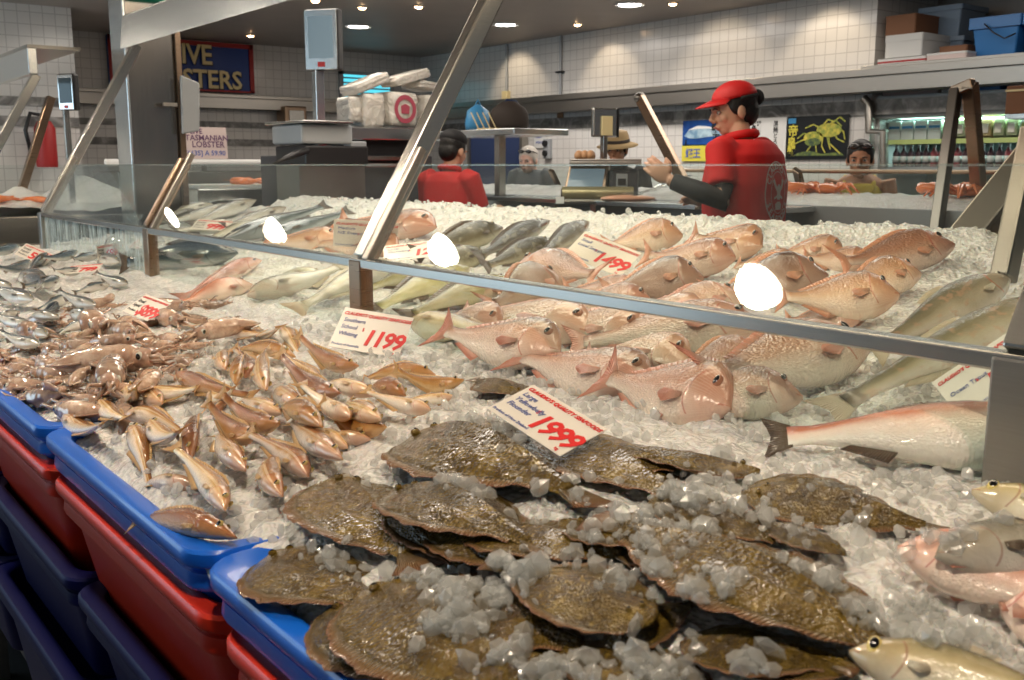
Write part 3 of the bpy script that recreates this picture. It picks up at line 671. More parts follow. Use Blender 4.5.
# ---- sand whiting, back of the pile first
WG = 'golden whiting piled on the ice'
Wh = [
 (0, 229, 329, 261, 341, 'at the far upper left tip of the pile, snout to the left', .02),
 (0, 282, 328, 299, 346, 'short one behind the pile, head pointing away to the left', .02),
 (0, 252, 330, 276, 344, 'pale one lying between the two farthest heads of the pile', .012),
 (1, 296, 354, 228, 340, 'long brown back along the top edge of the pile', .035),
 (1, 357, 370, 303, 353, 'below the left corner of the 1199 card', .035),
 (1, 436, 372, 356, 368, 'under the 1199 card, snout reaching right', .03),
 (1, 464, 384, 394, 386, 'reaching farthest right out of the pile', .02),
 (1, 406, 392, 360, 378, 'dark backed, in front of the rightmost pair', .04),
 (0, 455, 397, 400, 401, 'pointing right just below the farthest right one', .015),
 (0, 433, 409, 374, 402, 'broad one pointing right at the lower right of the pile', .03),
 (0, 374, 395, 308, 374, 'with pale cheek in the middle of the upper pile', .045),
 (1, 338, 398, 286, 374, 'brown one left of the pale cheeked whiting', .05),
 (0, 379, 420, 336, 400, 'mouth down, below the pale cheeked whiting', .04),
 (0, 354, 417, 309, 400, 'pinkish one between two brown backs', .045),
 (1, 323, 423, 270, 393, 'blue sheen on its back, centre of the pile', .055),
 (1, 385, 432, 328, 424, 'dull brown with red snout at the right foot of the pile', .02),
 (0, 367, 440, 312, 434, 'flat pale one along the right foot of the pile', .015),
 (0, 340, 460, 280, 417, 'large belly up one pointing down right toward the flounder', .035),
 (0, 312, 474, 266, 440, 'curved one left of the large belly up whiting', .025),
 (0, 277, 498, 256, 443, 'fat pale one pointing down with red mouth', .03),
 (0, 264, 391, 257, 347, 'standing head down across the upper left of the pile', .05),
 (1, 236, 381, 240, 345, 'curved brown one hanging from the upper left', .04),
 (0, 248, 376, 249, 354, 'small pale one tucked under the long brown back', .03),
 (0, 222, 370, 220, 342, 'at the far left edge of the upper pile beside the squid', .025),
 (0, 279, 414, 233, 396, 'whitish one in the left middle of the pile', .035),
 (1, 278, 429, 228, 415, 'brown back half under the whitish one', .03),
 (0, 262, 421, 229, 424, 'pale one crossing below the brown back', .02),
 (0, 61, 416, 106, 448, 'nearest the blue tub rim on the left, head up left', .02),
 (0, 98, 402, 124, 428, 'small one between the squid heap and the tub rim', .02),
 (0, 133, 424, 147, 469, 'upright one, tail toward the tub rim', .025),
 (0, 147, 423, 183, 457, 'white bellied one in the left cluster', .035),
 (1, 190, 457, 191, 400, 'vertical dark golden one with a light ridge', .045),
 (0, 243, 470, 209, 427, 'pale one with red snout pointing down right, left cluster', .035),
 (1, 254, 441, 215, 424, 'dark brown one behind the red snouted pair', .03),
 (0, 230, 509, 190, 458, 'big one with a blue flash at the lower edge of the left cluster', .035),
 (0, 196, 487, 126, 474, 'half buried with an orange head', .005),
 (1, 237, 533, 118, 506, 'closest to the camera with a long thin tail over the tub rim', .035),
 (1, 173, 374, 232, 397, 'bright orange brown one beside the squid heap', .035),
 (0, 146, 392, 201, 396, 'pinkish one at the edge of the squid heap', .02),
 (0, 125, 413, 181, 417, 'slim pink one lying across the left cluster', .03),
 (0, 126, 387, 141, 410, 'small pale one against the squid heap', .02),
 (0, 160, 404, 142, 386, 'small one squeezed between squid and whiting', .02),
 (0, 213, 414, 232, 396, 'little one left of the whitish middle fish', .015),
 (0, 300, 408, 262, 378, 'grey flanked one under the central brown backs', .03),
 (0, 345, 447, 308, 424, 'pale one under the right foot of the pile', .012),
 (0, 320, 385, 292, 362, 'half hidden one below the long brown back', .03),
 (0, 206, 395, 236, 405, 'slim one between the orange brown one and the vertical one', .02),
]
rnd = random.Random(3)
for i, (br, hx, hy, tx, ty, lb, lf) in enumerate(Wh):
    place('whib' if br else 'whit', (hx, hy), (tx, ty), ('brown backed whiting ' if br else 'golden whiting ') + lb, WG, roll=(60 if br else rnd.choice([15, 25, -10, 40])), lift=lf, girth=1.25)

# ---- fish behind the glass
P = place
SG = 'pink snapper behind the glass'
P('snap', (683, 235), (600, 243), 'pink snapper behind the top of the 14.99 card', SG, 30, .045)
P('snap', (762, 247), (688, 243), 'small pink snapper at the back in front of the man in red', SG, 30, .04)
P('snap', (844, 253), (770, 252), 'reddish snapper alone at the back between two bigger heads', SG, 30, .035)
P('snap', (955, 246), (832, 270), 'large copper snapper highest at the back right', SG, 35, .045, .85)
P('snap', (921, 273), (835, 288), 'snapper tucked under the large copper one', SG, 25, .045)
P('snap', (736, 259), (640, 262), 'big eyed snapper right of the 14.99 card', SG, 25, .055)
P('snapb', (704, 278), (598, 288), 'brownish snapper just above the glass rail, below the 14.99 card', SG, 30, .05)
P('snapb', (828, 275), (705, 292), 'brownish snapper showing the brightest lamp reflection', SG, 30, .05)
P('snap', (515, 268), (606, 279), 'tan snapper with its head to the left by the dark fish', SG, 25, .04)
P('snapb', (562, 280), (488, 303), 'dark brown snapper crossing the glass rail', SG, 30, .035)
P('snap', (900, 297), (772, 306), 'snapper with a large dark eye above the rail on the right', SG, 20, .055, 1.05)
P('snapp', (765, 326), (560, 338), 'long silver pink snapper with a red forked tail under the rail', SG, 20, .035)
P('snapp', (870, 346), (690, 386), 'large pale snapper with striped flank under the rail', SG, 20, .045, 1.05)
P('snapp', (592, 333), (448, 310), 'pale pink snapper with its eye beside the red forked tail', SG, 15, .03)
P('snapp', (560, 353), (436, 338), 'silver snapper whose round red head faces the ice', SG, 20, .045, .95)
P('snapp', (690, 366), (572, 352), 'pinkish snapper belly in the middle row', SG, 10, .02)
P('snapp', (648, 388), (512, 364), 'pale snapper lying low on the ice above the 1999 card', SG, 10, .02)
P('snapp', (803, 397), (650, 397), 'pale snapper at the front edge left of the large trout', SG, 15, .03, .9)
P('snap', (655, 305), (545, 312), 'pink snapper half hidden below the rail in the middle', SG, 20, .025)
P('snap', (520, 292), (448, 300), 'pink snapper left of the dark brown one at the rail', SG, 20, .02)
P('snapp', (745, 300), (640, 322), 'silver pink snapper under the bright lamp reflection', SG, 15, .03)
P('snap', (770, 355), (668, 372), 'snapper with a red tail in the front row behind glass', SG, 15, .025)
for h_, t_, lb_, kd_ in (((640, 292), (560, 296), 'small pink snapper under the rail right of the dark brown one', 'snap'), ((700, 322), (610, 312), 'snapper squeezed above the red forked tail', 'snapp'), ((790, 268), (730, 262), 'snapper beside the brightest lamp reflection, farther back', 'snap'),
        ((870, 262), (800, 262), 'snapper in the gap left of the large copper one', 'snap'), ((640, 340), (540, 325), 'pale snapper behind the red forked tail', 'snapp'), ((860, 320), (780, 318), 'snapper crossing under the rail on the right', 'snap'), ((500, 330), (420, 322), 'pink snapper next to the golden striped fish', 'snapp'),
        ((730, 410), (600, 385), 'pale snapper lowest on the ice at the front', 'snapp')):
    P(kd_, h_, t_, lb_, SG, 25, .022)
P('trout', (1010, 276), (868, 350), 'large ocean trout with an orange gill patch', None, 45, .06, .80)
P('trout', (1062, 296), (815, 410), 'largest ocean trout running off the right edge', None, 35, .05, .80)
P('troutr', (1110, 440), (752, 424), 'red flanked ocean trout with a dark tail at the front', None, 30, .035, 1.0)
P('gold', (410, 322), (500, 338), 'golden striped fish right of the 1199 card', None, 20, .03)
DG = 'dark fish behind the glass'
P('dark', (503, 228), (418, 252), 'broad speckled dark fish left in the dark group', DG, 66, .05, 1.1)
P('dark', (549, 221), (468, 263), 'long dark fish with a rounded head pointing away', DG, 66, .055, .8)
P('dark', (589, 222), (535, 262), 'dark olive fish next to the 14.99 card', DG, 55, .055, .75)
P('dark', (553, 240), (476, 272), 'dark fish lying in front of the long one', DG, 66, .04, .8)
P('dark', (488, 254), (420, 268), 'blackish fish behind the rail under a small card', DG, 66, .03)
GG = 'greenish fish below the rail'
P('green', (470, 268), (372, 306), 'yellow green fish with dark tail left below the rail', GG, 40, .03)
P('green', (515, 280), (405, 312), 'olive fish lying beside the post, tail toward the ice', GG, 40, .03)
P('green', (448, 272), (362, 284), 'olive fish directly behind the middle post', GG, 40, .03)
P('pale', (248, 296), (345, 272), 'pale cream fish with dark fin left of the middle post', None, 20, .02, 1.1)
P('pale', (400, 262), (296, 304), 'pale greenish fish whose dark tail lies on the ice', None, 20, .035)
P('pale', (320, 280), (270, 272), 'pale fish at the back below the rail left of centre', None, 20, .02)
NG = 'reddish snapper at the left back'
P('snap', (436, 228), (335, 226), 'red snapper behind the slanted strut', NG, 30, .045, 1.1)
P('snap', (398, 250), (308, 240), 'red snapper in front below the first large card', NG, 30, .03)
P('snap', (340, 240), (262, 246), 'reddish snapper left of the card at the rail', NG, 25, .02)
P('red', (262, 260), (176, 300), 'pinkish fish with staring eye under the rail on the left', NG, 15, .02, .42)
P('red', (252, 284), (176, 302), 'orange fish head resting lower on the ice on the left', NG, 15, .02, .6)
P('red', (215, 256), (150, 262), 'pink fish behind the left glass panel', NG, 15, .02)
LG = 'long silver grey fish at the left back'
P('tuna', (222, 240), (330, 206), 'long dark blue fish with wet highlights', LG, 40, .05, .85)
P('tuna', (262, 240), (352, 212), 'second dark blue fish right of the longest', LG, 40, .035, .85)
for i, (h, t, lb) in enumerate([((256, 200), (188, 224), 'silver grey fish with its head farthest right'), ((236, 204), (160, 228), 'silver grey fish second in the row'), ((213, 204), (158, 218), 'silver grey fish third in the row'),
        ((286, 208), (218, 232), 'silver grey fish beside the dark blue one'), ((196, 210), (150, 226), 'silver grey fish next to the short strut'), ((232, 222), (170, 236), 'silver grey fish lying in front over the small card'), ((270, 222), (200, 238), 'silver grey fish in front of the dark blue one')]):
    P('silv', h, t, lb, LG, 40, .045 + .004 * (i % 3), .78)
P('tuna', (238, 252), (112, 262), 'big black backed fish seen through the streaky wet glass', None, 78, .04, 1.1)
# right foreground
P('mull', (972, 492), (1190, 545), 'mullet with a yellow eye by the right post', 'mullet at the right edge', 30, .04)
P('mull', (850, 652), (1120, 720), 'mullet with a yellow eye at the bottom right corner', 'mullet at the right edge', 40, .045)
P('silv', (938, 556), (1130, 540), 'dull brown fish above the pink fish on the right edge', None, 40, .05, 1.1)
P('red', (898, 548), (1110, 622), 'pink fish with open red gills at the right edge', None, 10, .03, .8)
P('red', (1000, 590), (1130, 690), 'pink fish lying under the open gilled one', None, 10, .02, .8)

# ---- small silver fish, upper left heap
rnd = random.Random(12)
bl = [(30, 262, 0, 275), (52, 255, 18, 268), (78, 252, 45, 262), (100, 254, 66, 262), (118, 262, 90, 254), (34, 300, -8, 290), (75, 296, 38, 306), (96, 306, 60, 296), (58, 318, 22, 310), (30, 325, -8, 318), (90, 322, 55, 330), (66, 300, 30, 318),
      (20, 246, -20, 256), (128, 284, 98, 277), (60, 278, 28, 288), (40, 345, 2, 338), (20, 312, -20, 322), (48, 336, 20, 322), (110, 285, 74, 290), (12, 288, -25, 280), (44, 282, 10, 268), (82, 270, 50, 274), (8, 334, -25, 342), (70, 312, 100, 318), (24, 278, 55, 292)]
for i, (hx, hy, tx, ty) in enumerate(bl):
    if hx == 128: lb, g = 'single small silver fish apart from the heap, beside a price card', None
    else:
        g = 'small silver fish heaped at the left edge'
        lb = 'small silver fish in the far part of the left edge heap' if hy < 281 else 'small silver fish in the near part of the left edge heap, by the squid'
        g = g + (', far part' if hy < 281 else ', near part')
    place('blue', (hx, hy), (tx, ty), lb, g, roll=rnd.uniform(20, 70), lift=rnd.uniform(.02, .05), girth=1.35)

# ---- flounder
m = mat('flounder', (.1, .08, .03), .16, spec=.5, coat=.5); N, L, b = NT(m); v = coord(N); oi = N.new('ShaderNodeObjectInfo').outputs['Random']
n1 = noise_node(N, L, v, 4, 6, .65, .5); n2 = noise_node(N, L, v, 22, 4, .6)
c = ramp(N, L, n1, [(.30, (.035, .020, .004)), (.5, (.10, .060, .009)), (.68, (.19, .12, .018))])
c = mixc(N, L, ramp(N, L, n2, [(.55, (0, 0, 0)), (.7, (.5, .5, .5))]), c, (.34, .23, .05))
hsv = N.new('ShaderNodeHueSaturation'); L.new(c, hsv.inputs['Color']); L.new(math_(N, L, 'MULTIPLY_ADD', oi, .5, .8), hsv.inputs['Value']); L.new(hsv.outputs[0], b.inputs['Base Color'])
vo = N.new('ShaderNodeTexVoronoi'); vo.inputs['Scale'].default_value = 70; L.new(v, vo.inputs['Vector'])
h = math_(N, L, 'ADD', math_(N, L, 'MULTIPLY', vo.outputs['Distance'], .3), math_(N, L, 'ADD', noise_node(N, L, v, 11, 4, .55, .6), math_(N, L, 'MULTIPLY', noise_node(N, L, v, 55, 3), .28)))
bump(N, L, b, h, .55, .02); M['flounder'] = m
m = mat('flounder_fin', (.2, .1, .05), .25, coat=.6); N, L, b = NT(m); uv = coord(N, 'UV'); s = N.new('ShaderNodeSeparateXYZ'); L.new(uv, s.inputs[0])
L.new(ramp(N, L, s.outputs[1], [(.0, (.12, .085, .03)), (.65, (.22, .12, .05)), (1, (.26, .12, .06))]), b.inputs['Base Color'])
bump(N, L, b, math_(N, L, 'SINE', math_(N, L, 'MULTIPLY', s.outputs[0], 420)), .5, .004); M['flounder_fin'] = m
def flo_half(t):   # half width over length, t 0 snout .. 1 tail root
    return interp(t, [(0, .02), (.03, .07), (.1, .135), (.22, .20), (.38, .235), (.55, .22), (.72, .155), (.88, .07), (1, .035)])
def make_flounder(seed, wav=1):
    rd = random.Random(seed); ph = rd.uniform(0, 6); r = bpy.data.objects.new('flounder', None); r.empty_display_size = .05; COL.objects.link(r)
    W = lambda x, y: Vector((x, y, wav * (.020 * math.sin(x * 5 + ph) + .018 * math.sin(y * 9 + ph * 1.7 + x * 3))))
    mb = MB(); n, m_ = 34, 24
    for i in range(n + 1):
        t = i / n; hw = flo_half(t)
        for j in range(m_):
            a = 2 * PI * j / m_; y = hw * math.cos(a); s = math.sin(a)
            th = .050 * (hw / .235) ** .8 * (1 - abs(math.cos(a)) ** 2.4 * .75) + .004
            rd_ = .008 * math.cos(y * 60) * (1 if s > 0 else 0) * sst(.15, .3, t)    # flank muscle ridges
            mb.v.append(W(.5 - t, y) + Vector((0, 0, (th * (1 if s > 0 else .5) + rd_) * s + (.012 * math.exp(-(y / .02) ** 2) if s > .2 else 0))))
    mb.loft([]) if False else None
    for i in range(n):
        for j in range(m_): a = i * m_ + j; b2 = i * m_ + (j + 1) % m_; mb.f.append((a, a + m_, b2 + m_, b2))
    mb.f.append(tuple(range(m_))); mb.f.append(tuple(range(n * m_, n * m_ + m_))[::-1]); mb.mi = [0] * len(mb.f)
    mb.build('body', 'flounder', r, smooth=True)
    for sd in (1, -1):
        fb = MB(); fb.uv = []; nn = 46
        for i in range(nn + 1):
            t = lerp(.05, .95, i / nn); hw = flo_half(t); ex = .05 * math.sin(PI * min(1, (t - .03) * 1.02)) ** .7 * (1 + .08 * math.sin(i * 2.1))
            for q, th in ((0, .006), (.5, .004), (1, .0015)):
                y = sd * (hw * .97 + ex * q * 1.0); p = W(.5 - t - ex * q * .35, y) + Vector((0, 0, .006 * q * math.sin(i * .9 + ph)))
                for u in (1, -1): fb.v.append(p + Vector((0, 0, th * u))); fb.uv.append((t, q))
        for i in range(nn):
            for q in range(2):
                a = i * 6 + q * 2
                fb.f.append((a, a + 2, a + 8, a + 6)); fb.f.append((a + 1, a + 7, a + 9, a + 3))
            a = i * 6; fb.f.append((a + 4, a + 5, a + 11, a + 10)); fb.f.append((a, a + 6, a + 7, a + 1))
        fb.mi = [0] * len(fb.f); fb.build('fringe_fin', 'flounder_fin', r, smooth=True)
    tb = MB(); tb.uv = []; nn = 10
    for i in range(nn + 1):
        q = (i / nn - .5) * 2
        for d, k in ((-.49, 0), (-.58, .5), (-.65 + .02 * q * q, 1)):
            p = W(d, q * (.034 + .05 * k)) + Vector((0, 0, .006))
            for u in (1, -1): tb.v.append(p + Vector((0, 0, (.008 - .006 * k) * u))); tb.uv.append((i / nn * .3, k))
    for i in range(nn):
        for q in range(2):
            a = i * 6 + q * 2; tb.f.append((a, a + 2, a + 8, a + 6)); tb.f.append((a + 1, a + 7, a + 9, a + 3))
        a = i * 6; tb.f.append((a + 4, a + 5, a + 11, a + 10))
    for i in (0, nn):
        for q in range(2): a = i * 6 + q * 2; tb.f.append((a, a + 1, a + 3, a + 2))
    tb.mi = [0] * len(tb.f); tb.build('tail_fin', 'flounder_fin', r, smooth=True)
    for (ex, ey) in ((.40, .035), (.36, -.02)):
        p = W(ex, ey) + Vector((0, 0, .045)); e = MB()
        e.ell(p, .017, .017, .016); eo_ = e.build('eye', 'flounder', r, smooth=True)
        e2 = MB().ell(p + Vector((0, 0, .011)), .009, .009, .008); e2.build('pupil', 'pupil', eo_, smooth=True)
    return r
FP = [make_flounder(s, w_) for s, w_ in ((1, 1), (4, 1.3), (9, .9))]; fused = [False] * 3; flo = []
def place_flo(head, tail, label, lift=.03, wid=1.0, tilt=0, pitch=0, i=0):
    i %= 3
    if not fused[i]: r = FP[i]; fused[i] = True
    else: r = copy_tree(FP[i])
    lift = max(.012, lift * .62 - .016); H = hit(head[0], head[1], lift); T = hit(tail[0], tail[1], lift + pitch); ax = H - T; ln = ax.length; ax.normalize()
    dz = Vector((0, 0, 1)); dz = (dz - ax * ax.z).normalized(); dy = dz.cross(ax)
    a = math.radians(tilt); dz, dy = dz * math.cos(a) + dy * math.sin(a), dy * math.cos(a) - dz * math.sin(a)
    s = ln / 1.1; wid *= max(.6, min(1.12, .38 / ln)); r.location = H - ax * s * .5; r.rotation_euler = Matrix((ax, dy, dz)).transposed().to_euler(); r.scale = (s, s * wid, s)
    r['label'] = label; r['category'] = 'fish'; r['group'] = 'flounder piled on the front ice'; flo.append(r); return r
Fl = [
 ((520, 396), (474, 378), 'small dark flounder piece showing left of the 1999 card', .02, 1.0, 0, 0),
 ((412, 432), (592, 500), 'large dark flounder farthest back left of the 1999 card', .055, 1.15, 0, 1),
 ((760, 470), (572, 448), 'flounder with red fin edge right below the 1999 card', .05, .75, 6, 2),
 ((560, 440), (690, 500), 'flounder mostly covered by loose ice under the 1999 card', .03, 1.0, 0, 0),
 ((742, 488), (945, 530), 'olive flounder farthest right beside the trout tail', .04, 1.0, 8, 1),
 ((343, 474), (418, 566), 'oval flounder with pale edge at the left, facing away', .045, 1.2, 0, 2),
 ((400, 500), (470, 572), 'thin flounder edge wedged between two bigger ones', .035, .8, 0, 0),
 ((394, 486), (545, 550), 'flounder with a shiny lateral ridge in the centre left', .065, 1.0, -6, 1),
 ((560, 520), (720, 545), 'flounder under the clear ice in the centre of the heap', .05, 1.15, 0, 2),
 ((846, 556), (750, 516), 'purplish flounder piece with torn fins', .05, .9, 0, 0),
 ((892, 640), (600, 520), 'biggest flounder across the right of the heap', .068, 1.0, 0, 1),
 ((655, 618), (492, 566), 'flounder with reddish fin edge over the ice in the centre', .085, 1.0, -8, 2),
 ((272, 556), (392, 606), 'dark flounder at the corner of the near blue tub', .035, 1.35, 0, 0),
 ((372, 580), (560, 720), 'wide brown flounder at the bottom against the blue rim', .06, 1.15, 0, 1),
 ((560, 640), (740, 710), 'flounder cut by the bottom edge under the centre ice', .05, 1.1, 0, 2),
 ((760, 650), (850, 715), 'dark flounder at the bottom right of the heap', .045, 1.1, 0, 0),
 ((545, 455), (700, 470), 'flounder back showing directly under the 1999 card', .04, 1.1, 0, 1),
 ((470, 520), (640, 560), 'flounder under the central ice, left of the red edged one', .045, 1.2, 0, 2),
 ((335, 606), (450, 700), 'flounder wedged beside the blue rim under the wide brown one', .045, 1.1, 0, 0),
 ((420, 600), (600, 650), 'flounder below the shiny ridged one, iced over', .055, 1.3, 0, 1),
 ((700, 560), (860, 600), 'flounder edge showing behind the biggest flounder', .05, 1.0, 0, 2),
 ((650, 500), (800, 545), 'flounder behind the biggest flounder, iced over', .045, 1.1, 0, 0),
 ((680, 640), (850, 670), 'flounder in front of the biggest flounder at the bottom', .06, 1.1, 0, 1),
 ((440, 520), (560, 575), 'flounder in the dark gap right of the oval one', .035, 1.1, 0, 1),
 ((600, 650), (700, 600), 'flounder tucked under the red edged one', .03, 1.1, 0, 2),
 ((860, 672), (690, 640), 'flounder under the nose of the bottom mullet', .03, 1.1, 0, 0),
 ((480, 640), (620, 730), 'flounder at the very bottom centre', .04, 1.1, 0, 1),
]
for i, (h, t, lb, lf, wd, tl, vi) in enumerate(Fl): place_flo(h, t, lb, lf, wd, tl, 0, vi)

# ---- small squid
m = mat('squid_skin', (.6, .42, .36), .12, coat=1, sss=.3, spec=.6); N, L, b = NT(m); v = coord(N); oi = N.new('ShaderNodeObjectInfo').outputs['Random']
n1 = noise_node(N, L, v, 6, 5, .6); n2 = noise_node(N, L, v, 45, 2, .5)
c = ramp(N, L, n1, [(.3, (.80, .64, .52)), (.5, (.60, .42, .31)), (.75, (.34, .20, .15))])
c = mixc(N, L, ramp(N, L, n2, [(.52, (0, 0, 0)), (.7, (.35, .35, .35))]), c, (.34, .17, .15))
hsv = N.new('ShaderNodeHueSaturation'); L.new(c, hsv.inputs['Color']); L.new(math_(N, L, 'MULTIPLY_ADD', oi, .6, .6), hsv.inputs['Value']); L.new(hsv.outputs[0], b.inputs['Base Color'])
bump(N, L, b, noise_node(N, L, v, 5, 2), .35, .03); M['squid_skin'] = m
def make_squid(bend, seed):
    rd = random.Random(seed); r = bpy.data.objects.new('squid', None); r.empty_display_size = .03; COL.objects.link(r)
    C = lambda t: Vector((.5 - t, bend * (t - .4) ** 2, 0))
    # mantle: t 1 (pointed end) .. .35 (opening); head .35-.2; arms to 0
    pts = [1.0, .97, .9, .8, .65, .5, .4, .36]; rr = [.008, .025, .055, .082, .10, .10, .09, .07]
    MB().tube([C(t) for t in pts], rr, 14).build('mantle', 'squid_skin', r, smooth=True)
    hd_ = MB().tube([C(t) for t in (.40, .36, .3, .24, .21)], [.05, .06, .07, .06, .045], 12).build('head', 'squid_skin', r, smooth=True)
    for sd in (1, -1):
        eye_geo(C(.29) + Vector((0, sd * .055, .02)), .03, sd).build('eye', ['iris_silver', 'pupil'], hd_, smooth=True)
        fb = lambda t, sd=sd: C(lerp(.68, .97, t)) + Vector((0, sd * interp(lerp(.68, .97, t), [(.65, .09), (.8, .075), (.97, .02)]), .0))
        ft = lambda t, sd=sd: C(lerp(.70, .99, t)) + Vector((0, sd * (.03 + .13 * math.sin(PI * (t * .85 + .08))), .012))
        f = fin(fb, ft, .0, 8); n3 = len(f.v) // 2
        for i, p in enumerate(f.v): p.z += .006 * (1 if i < n3 else -1)
        f.build('mantle_fin', 'squid_skin', r, smooth=True)
    for k in range(7):
        a = 2 * PI * k / 7; o = Vector((0, math.cos(a), math.sin(a))) * .028; w1 = rd.uniform(-.08, .08); w2 = rd.uniform(-.05, .05)
        MB().tube([C(.23) + o, C(.15) + o * 1.5 + Vector((0, w1 * .4, w2 * .3)), C(.07) + o * 1.6 + Vector((0, w1, w2)), C(.0) + o + Vector((0, w1 * 1.6, w2 * .5))], [.016, .015, .011, .004], 6).build('arm', 'squid_skin', hd_, smooth=True)
    return r
SQ = [make_squid(b_, s_) for b_, s_ in ((.35, 1), (-.4, 2), (.1, 3))]; squsd = [False] * 3
def place_sq(head, tail, label, group, lift=.03, roll=0, g=1.2, i=0):
    i %= 3
    if not squsd[i]: r = SQ[i]; squsd[i] = True
    else: r = copy_tree(SQ[i])
    H = hit(head[0], head[1], lift); T = hit(tail[0], tail[1], lift); ax = H - T; ln = ax.length; ax.normalize()
    dz = Vector((0, 0, 1)); dz = (dz - ax * ax.z).normalized(); dy = dz.cross(ax); a = math.radians(roll)
    dz, dy = dz * math.cos(a) + dy * math.sin(a), dy * math.cos(a) - dz * math.sin(a)
    r.location = (H + T) / 2; r.rotation_euler = Matrix((ax, dy, dz)).transposed().to_euler(); r.scale = (ln, ln * g, ln * g)
    r['label'] = label; r['category'] = 'squid'
    if group: r['group'] = group
    return r
sqs = [((150, 338), (84, 344), 'large pink squid with a dark eye in the middle of the squid heap'), ((180, 356), (66, 362), 'longest tan squid lying across the squid heap'), ((108, 395), (112, 358), 'pale squid mantle standing up toward the whiting'),
       ((178, 338), (250, 322), 'reddish squid right behind the small red price card'), ((98, 364), (62, 385), 'squid with a small staring eye at the front of the heap'), ((165, 368), (138, 392), 'curled squid beside the orange whiting'), ((30, 388), (66, 380), 'glossy squid drooping over the blue rim')]
for i, (h, t, lb) in enumerate(sqs): place_sq(h, t, lb, None, .04, 0, 1.1, i)
rnd = random.Random(21); k = 0
for row in range(9):
    for col_ in range(10):
        x = -5 + col_ * 25 + rnd.uniform(-9, 9); y = 308 + row * 13.5 + rnd.uniform(-5, 5)
        if y > 440 or x > 250 - (y - 300) * .9 or y < 350 - x * .75 or y > 392 + x * .35: continue
        a = rnd.gauss(.05, .5) + (PI if rnd.random() < .4 else 0); l = rnd.uniform(34, 50) * (y / 370)
        dx, dy = math.cos(a) * l / 2, math.sin(a) * l * .25; p = (x + dx, y + dy); q = (x - dx, y - dy)
        zone = 'far' if y < 345 else 'near'; side = 'left' if x < 90 else 'right'
        lb = {('far', 'left'): 'small glossy squid in the far left of the squid heap, next to the silver fish', ('far', 'right'): 'small glossy squid around the small red price card in the heap',
              ('near', 'left'): 'small glossy squid in the near left of the heap above the blue rim', ('near', 'right'): 'small glossy squid in the near right of the heap next to the whiting'}[(zone, side)]
        place_sq(p, q, lb, 'small squid, %s %s of the heap' % (zone, side), rnd.uniform(.0, .03), rnd.uniform(-60, 60), rnd.uniform(1.0, 1.35), k); k += 1
# ice lumps lying on the flounder and among the fish, in front of the camera
bpy.context.view_layer.update(); dg = bpy.context.evaluated_depsgraph_get(); mb = MB(); rnd = random.Random(77)
for (cx, cy, n_, s_) in ((455, 472, 50, 14), (700, 462, 110, 26), (640, 470, 90, 26), (690, 500, 80, 24), (505, 560, 90, 22), (470, 592, 120, 26), (560, 648, 110, 24), (510, 560, 70, 18), (640, 560, 60, 20), (640, 528, 70, 25),
        (660, 640, 110, 26), (925, 550, 110, 26), (880, 590, 90, 24), (500, 420, 70, 20), (600, 520, 70, 28), (430, 555, 50, 16), (830, 560, 60, 18), (700, 590, 60, 20), (330, 540, 40, 14), (760, 640, 50, 18), (560, 470, 50, 22), (520, 640, 60, 26), (450, 625, 50, 20), (960, 600, 90, 26), (940, 640, 80, 22), (860, 490, 60, 30), (760, 480, 50, 26), (480, 395, 60, 16)):
    for _ in range(int(n_ * .48)):
        p = hit(cx + rnd.gauss(0, s_), cy + rnd.gauss(0, s_ * .55), .055)
        ok, loc, nn_, *_r = SC.ray_cast(dg, Vector((p.x, p.y, 1.6)), Vector((0, 0, -1)), distance=.8)
        if not ok: continue
        chunk(mb, loc + Vector((0, 0, rnd.uniform(.0, .008))), rnd.choice([.004, .005, .006, .008, .010, .013]) * rnd.uniform(.7, 1.1), rnd)
o = mb.build('ice_lumps', 'ice_clear', smooth=False); tag(o, 'clear ice lumps thrown over the flounder in front', 'ice', kind='stuff')
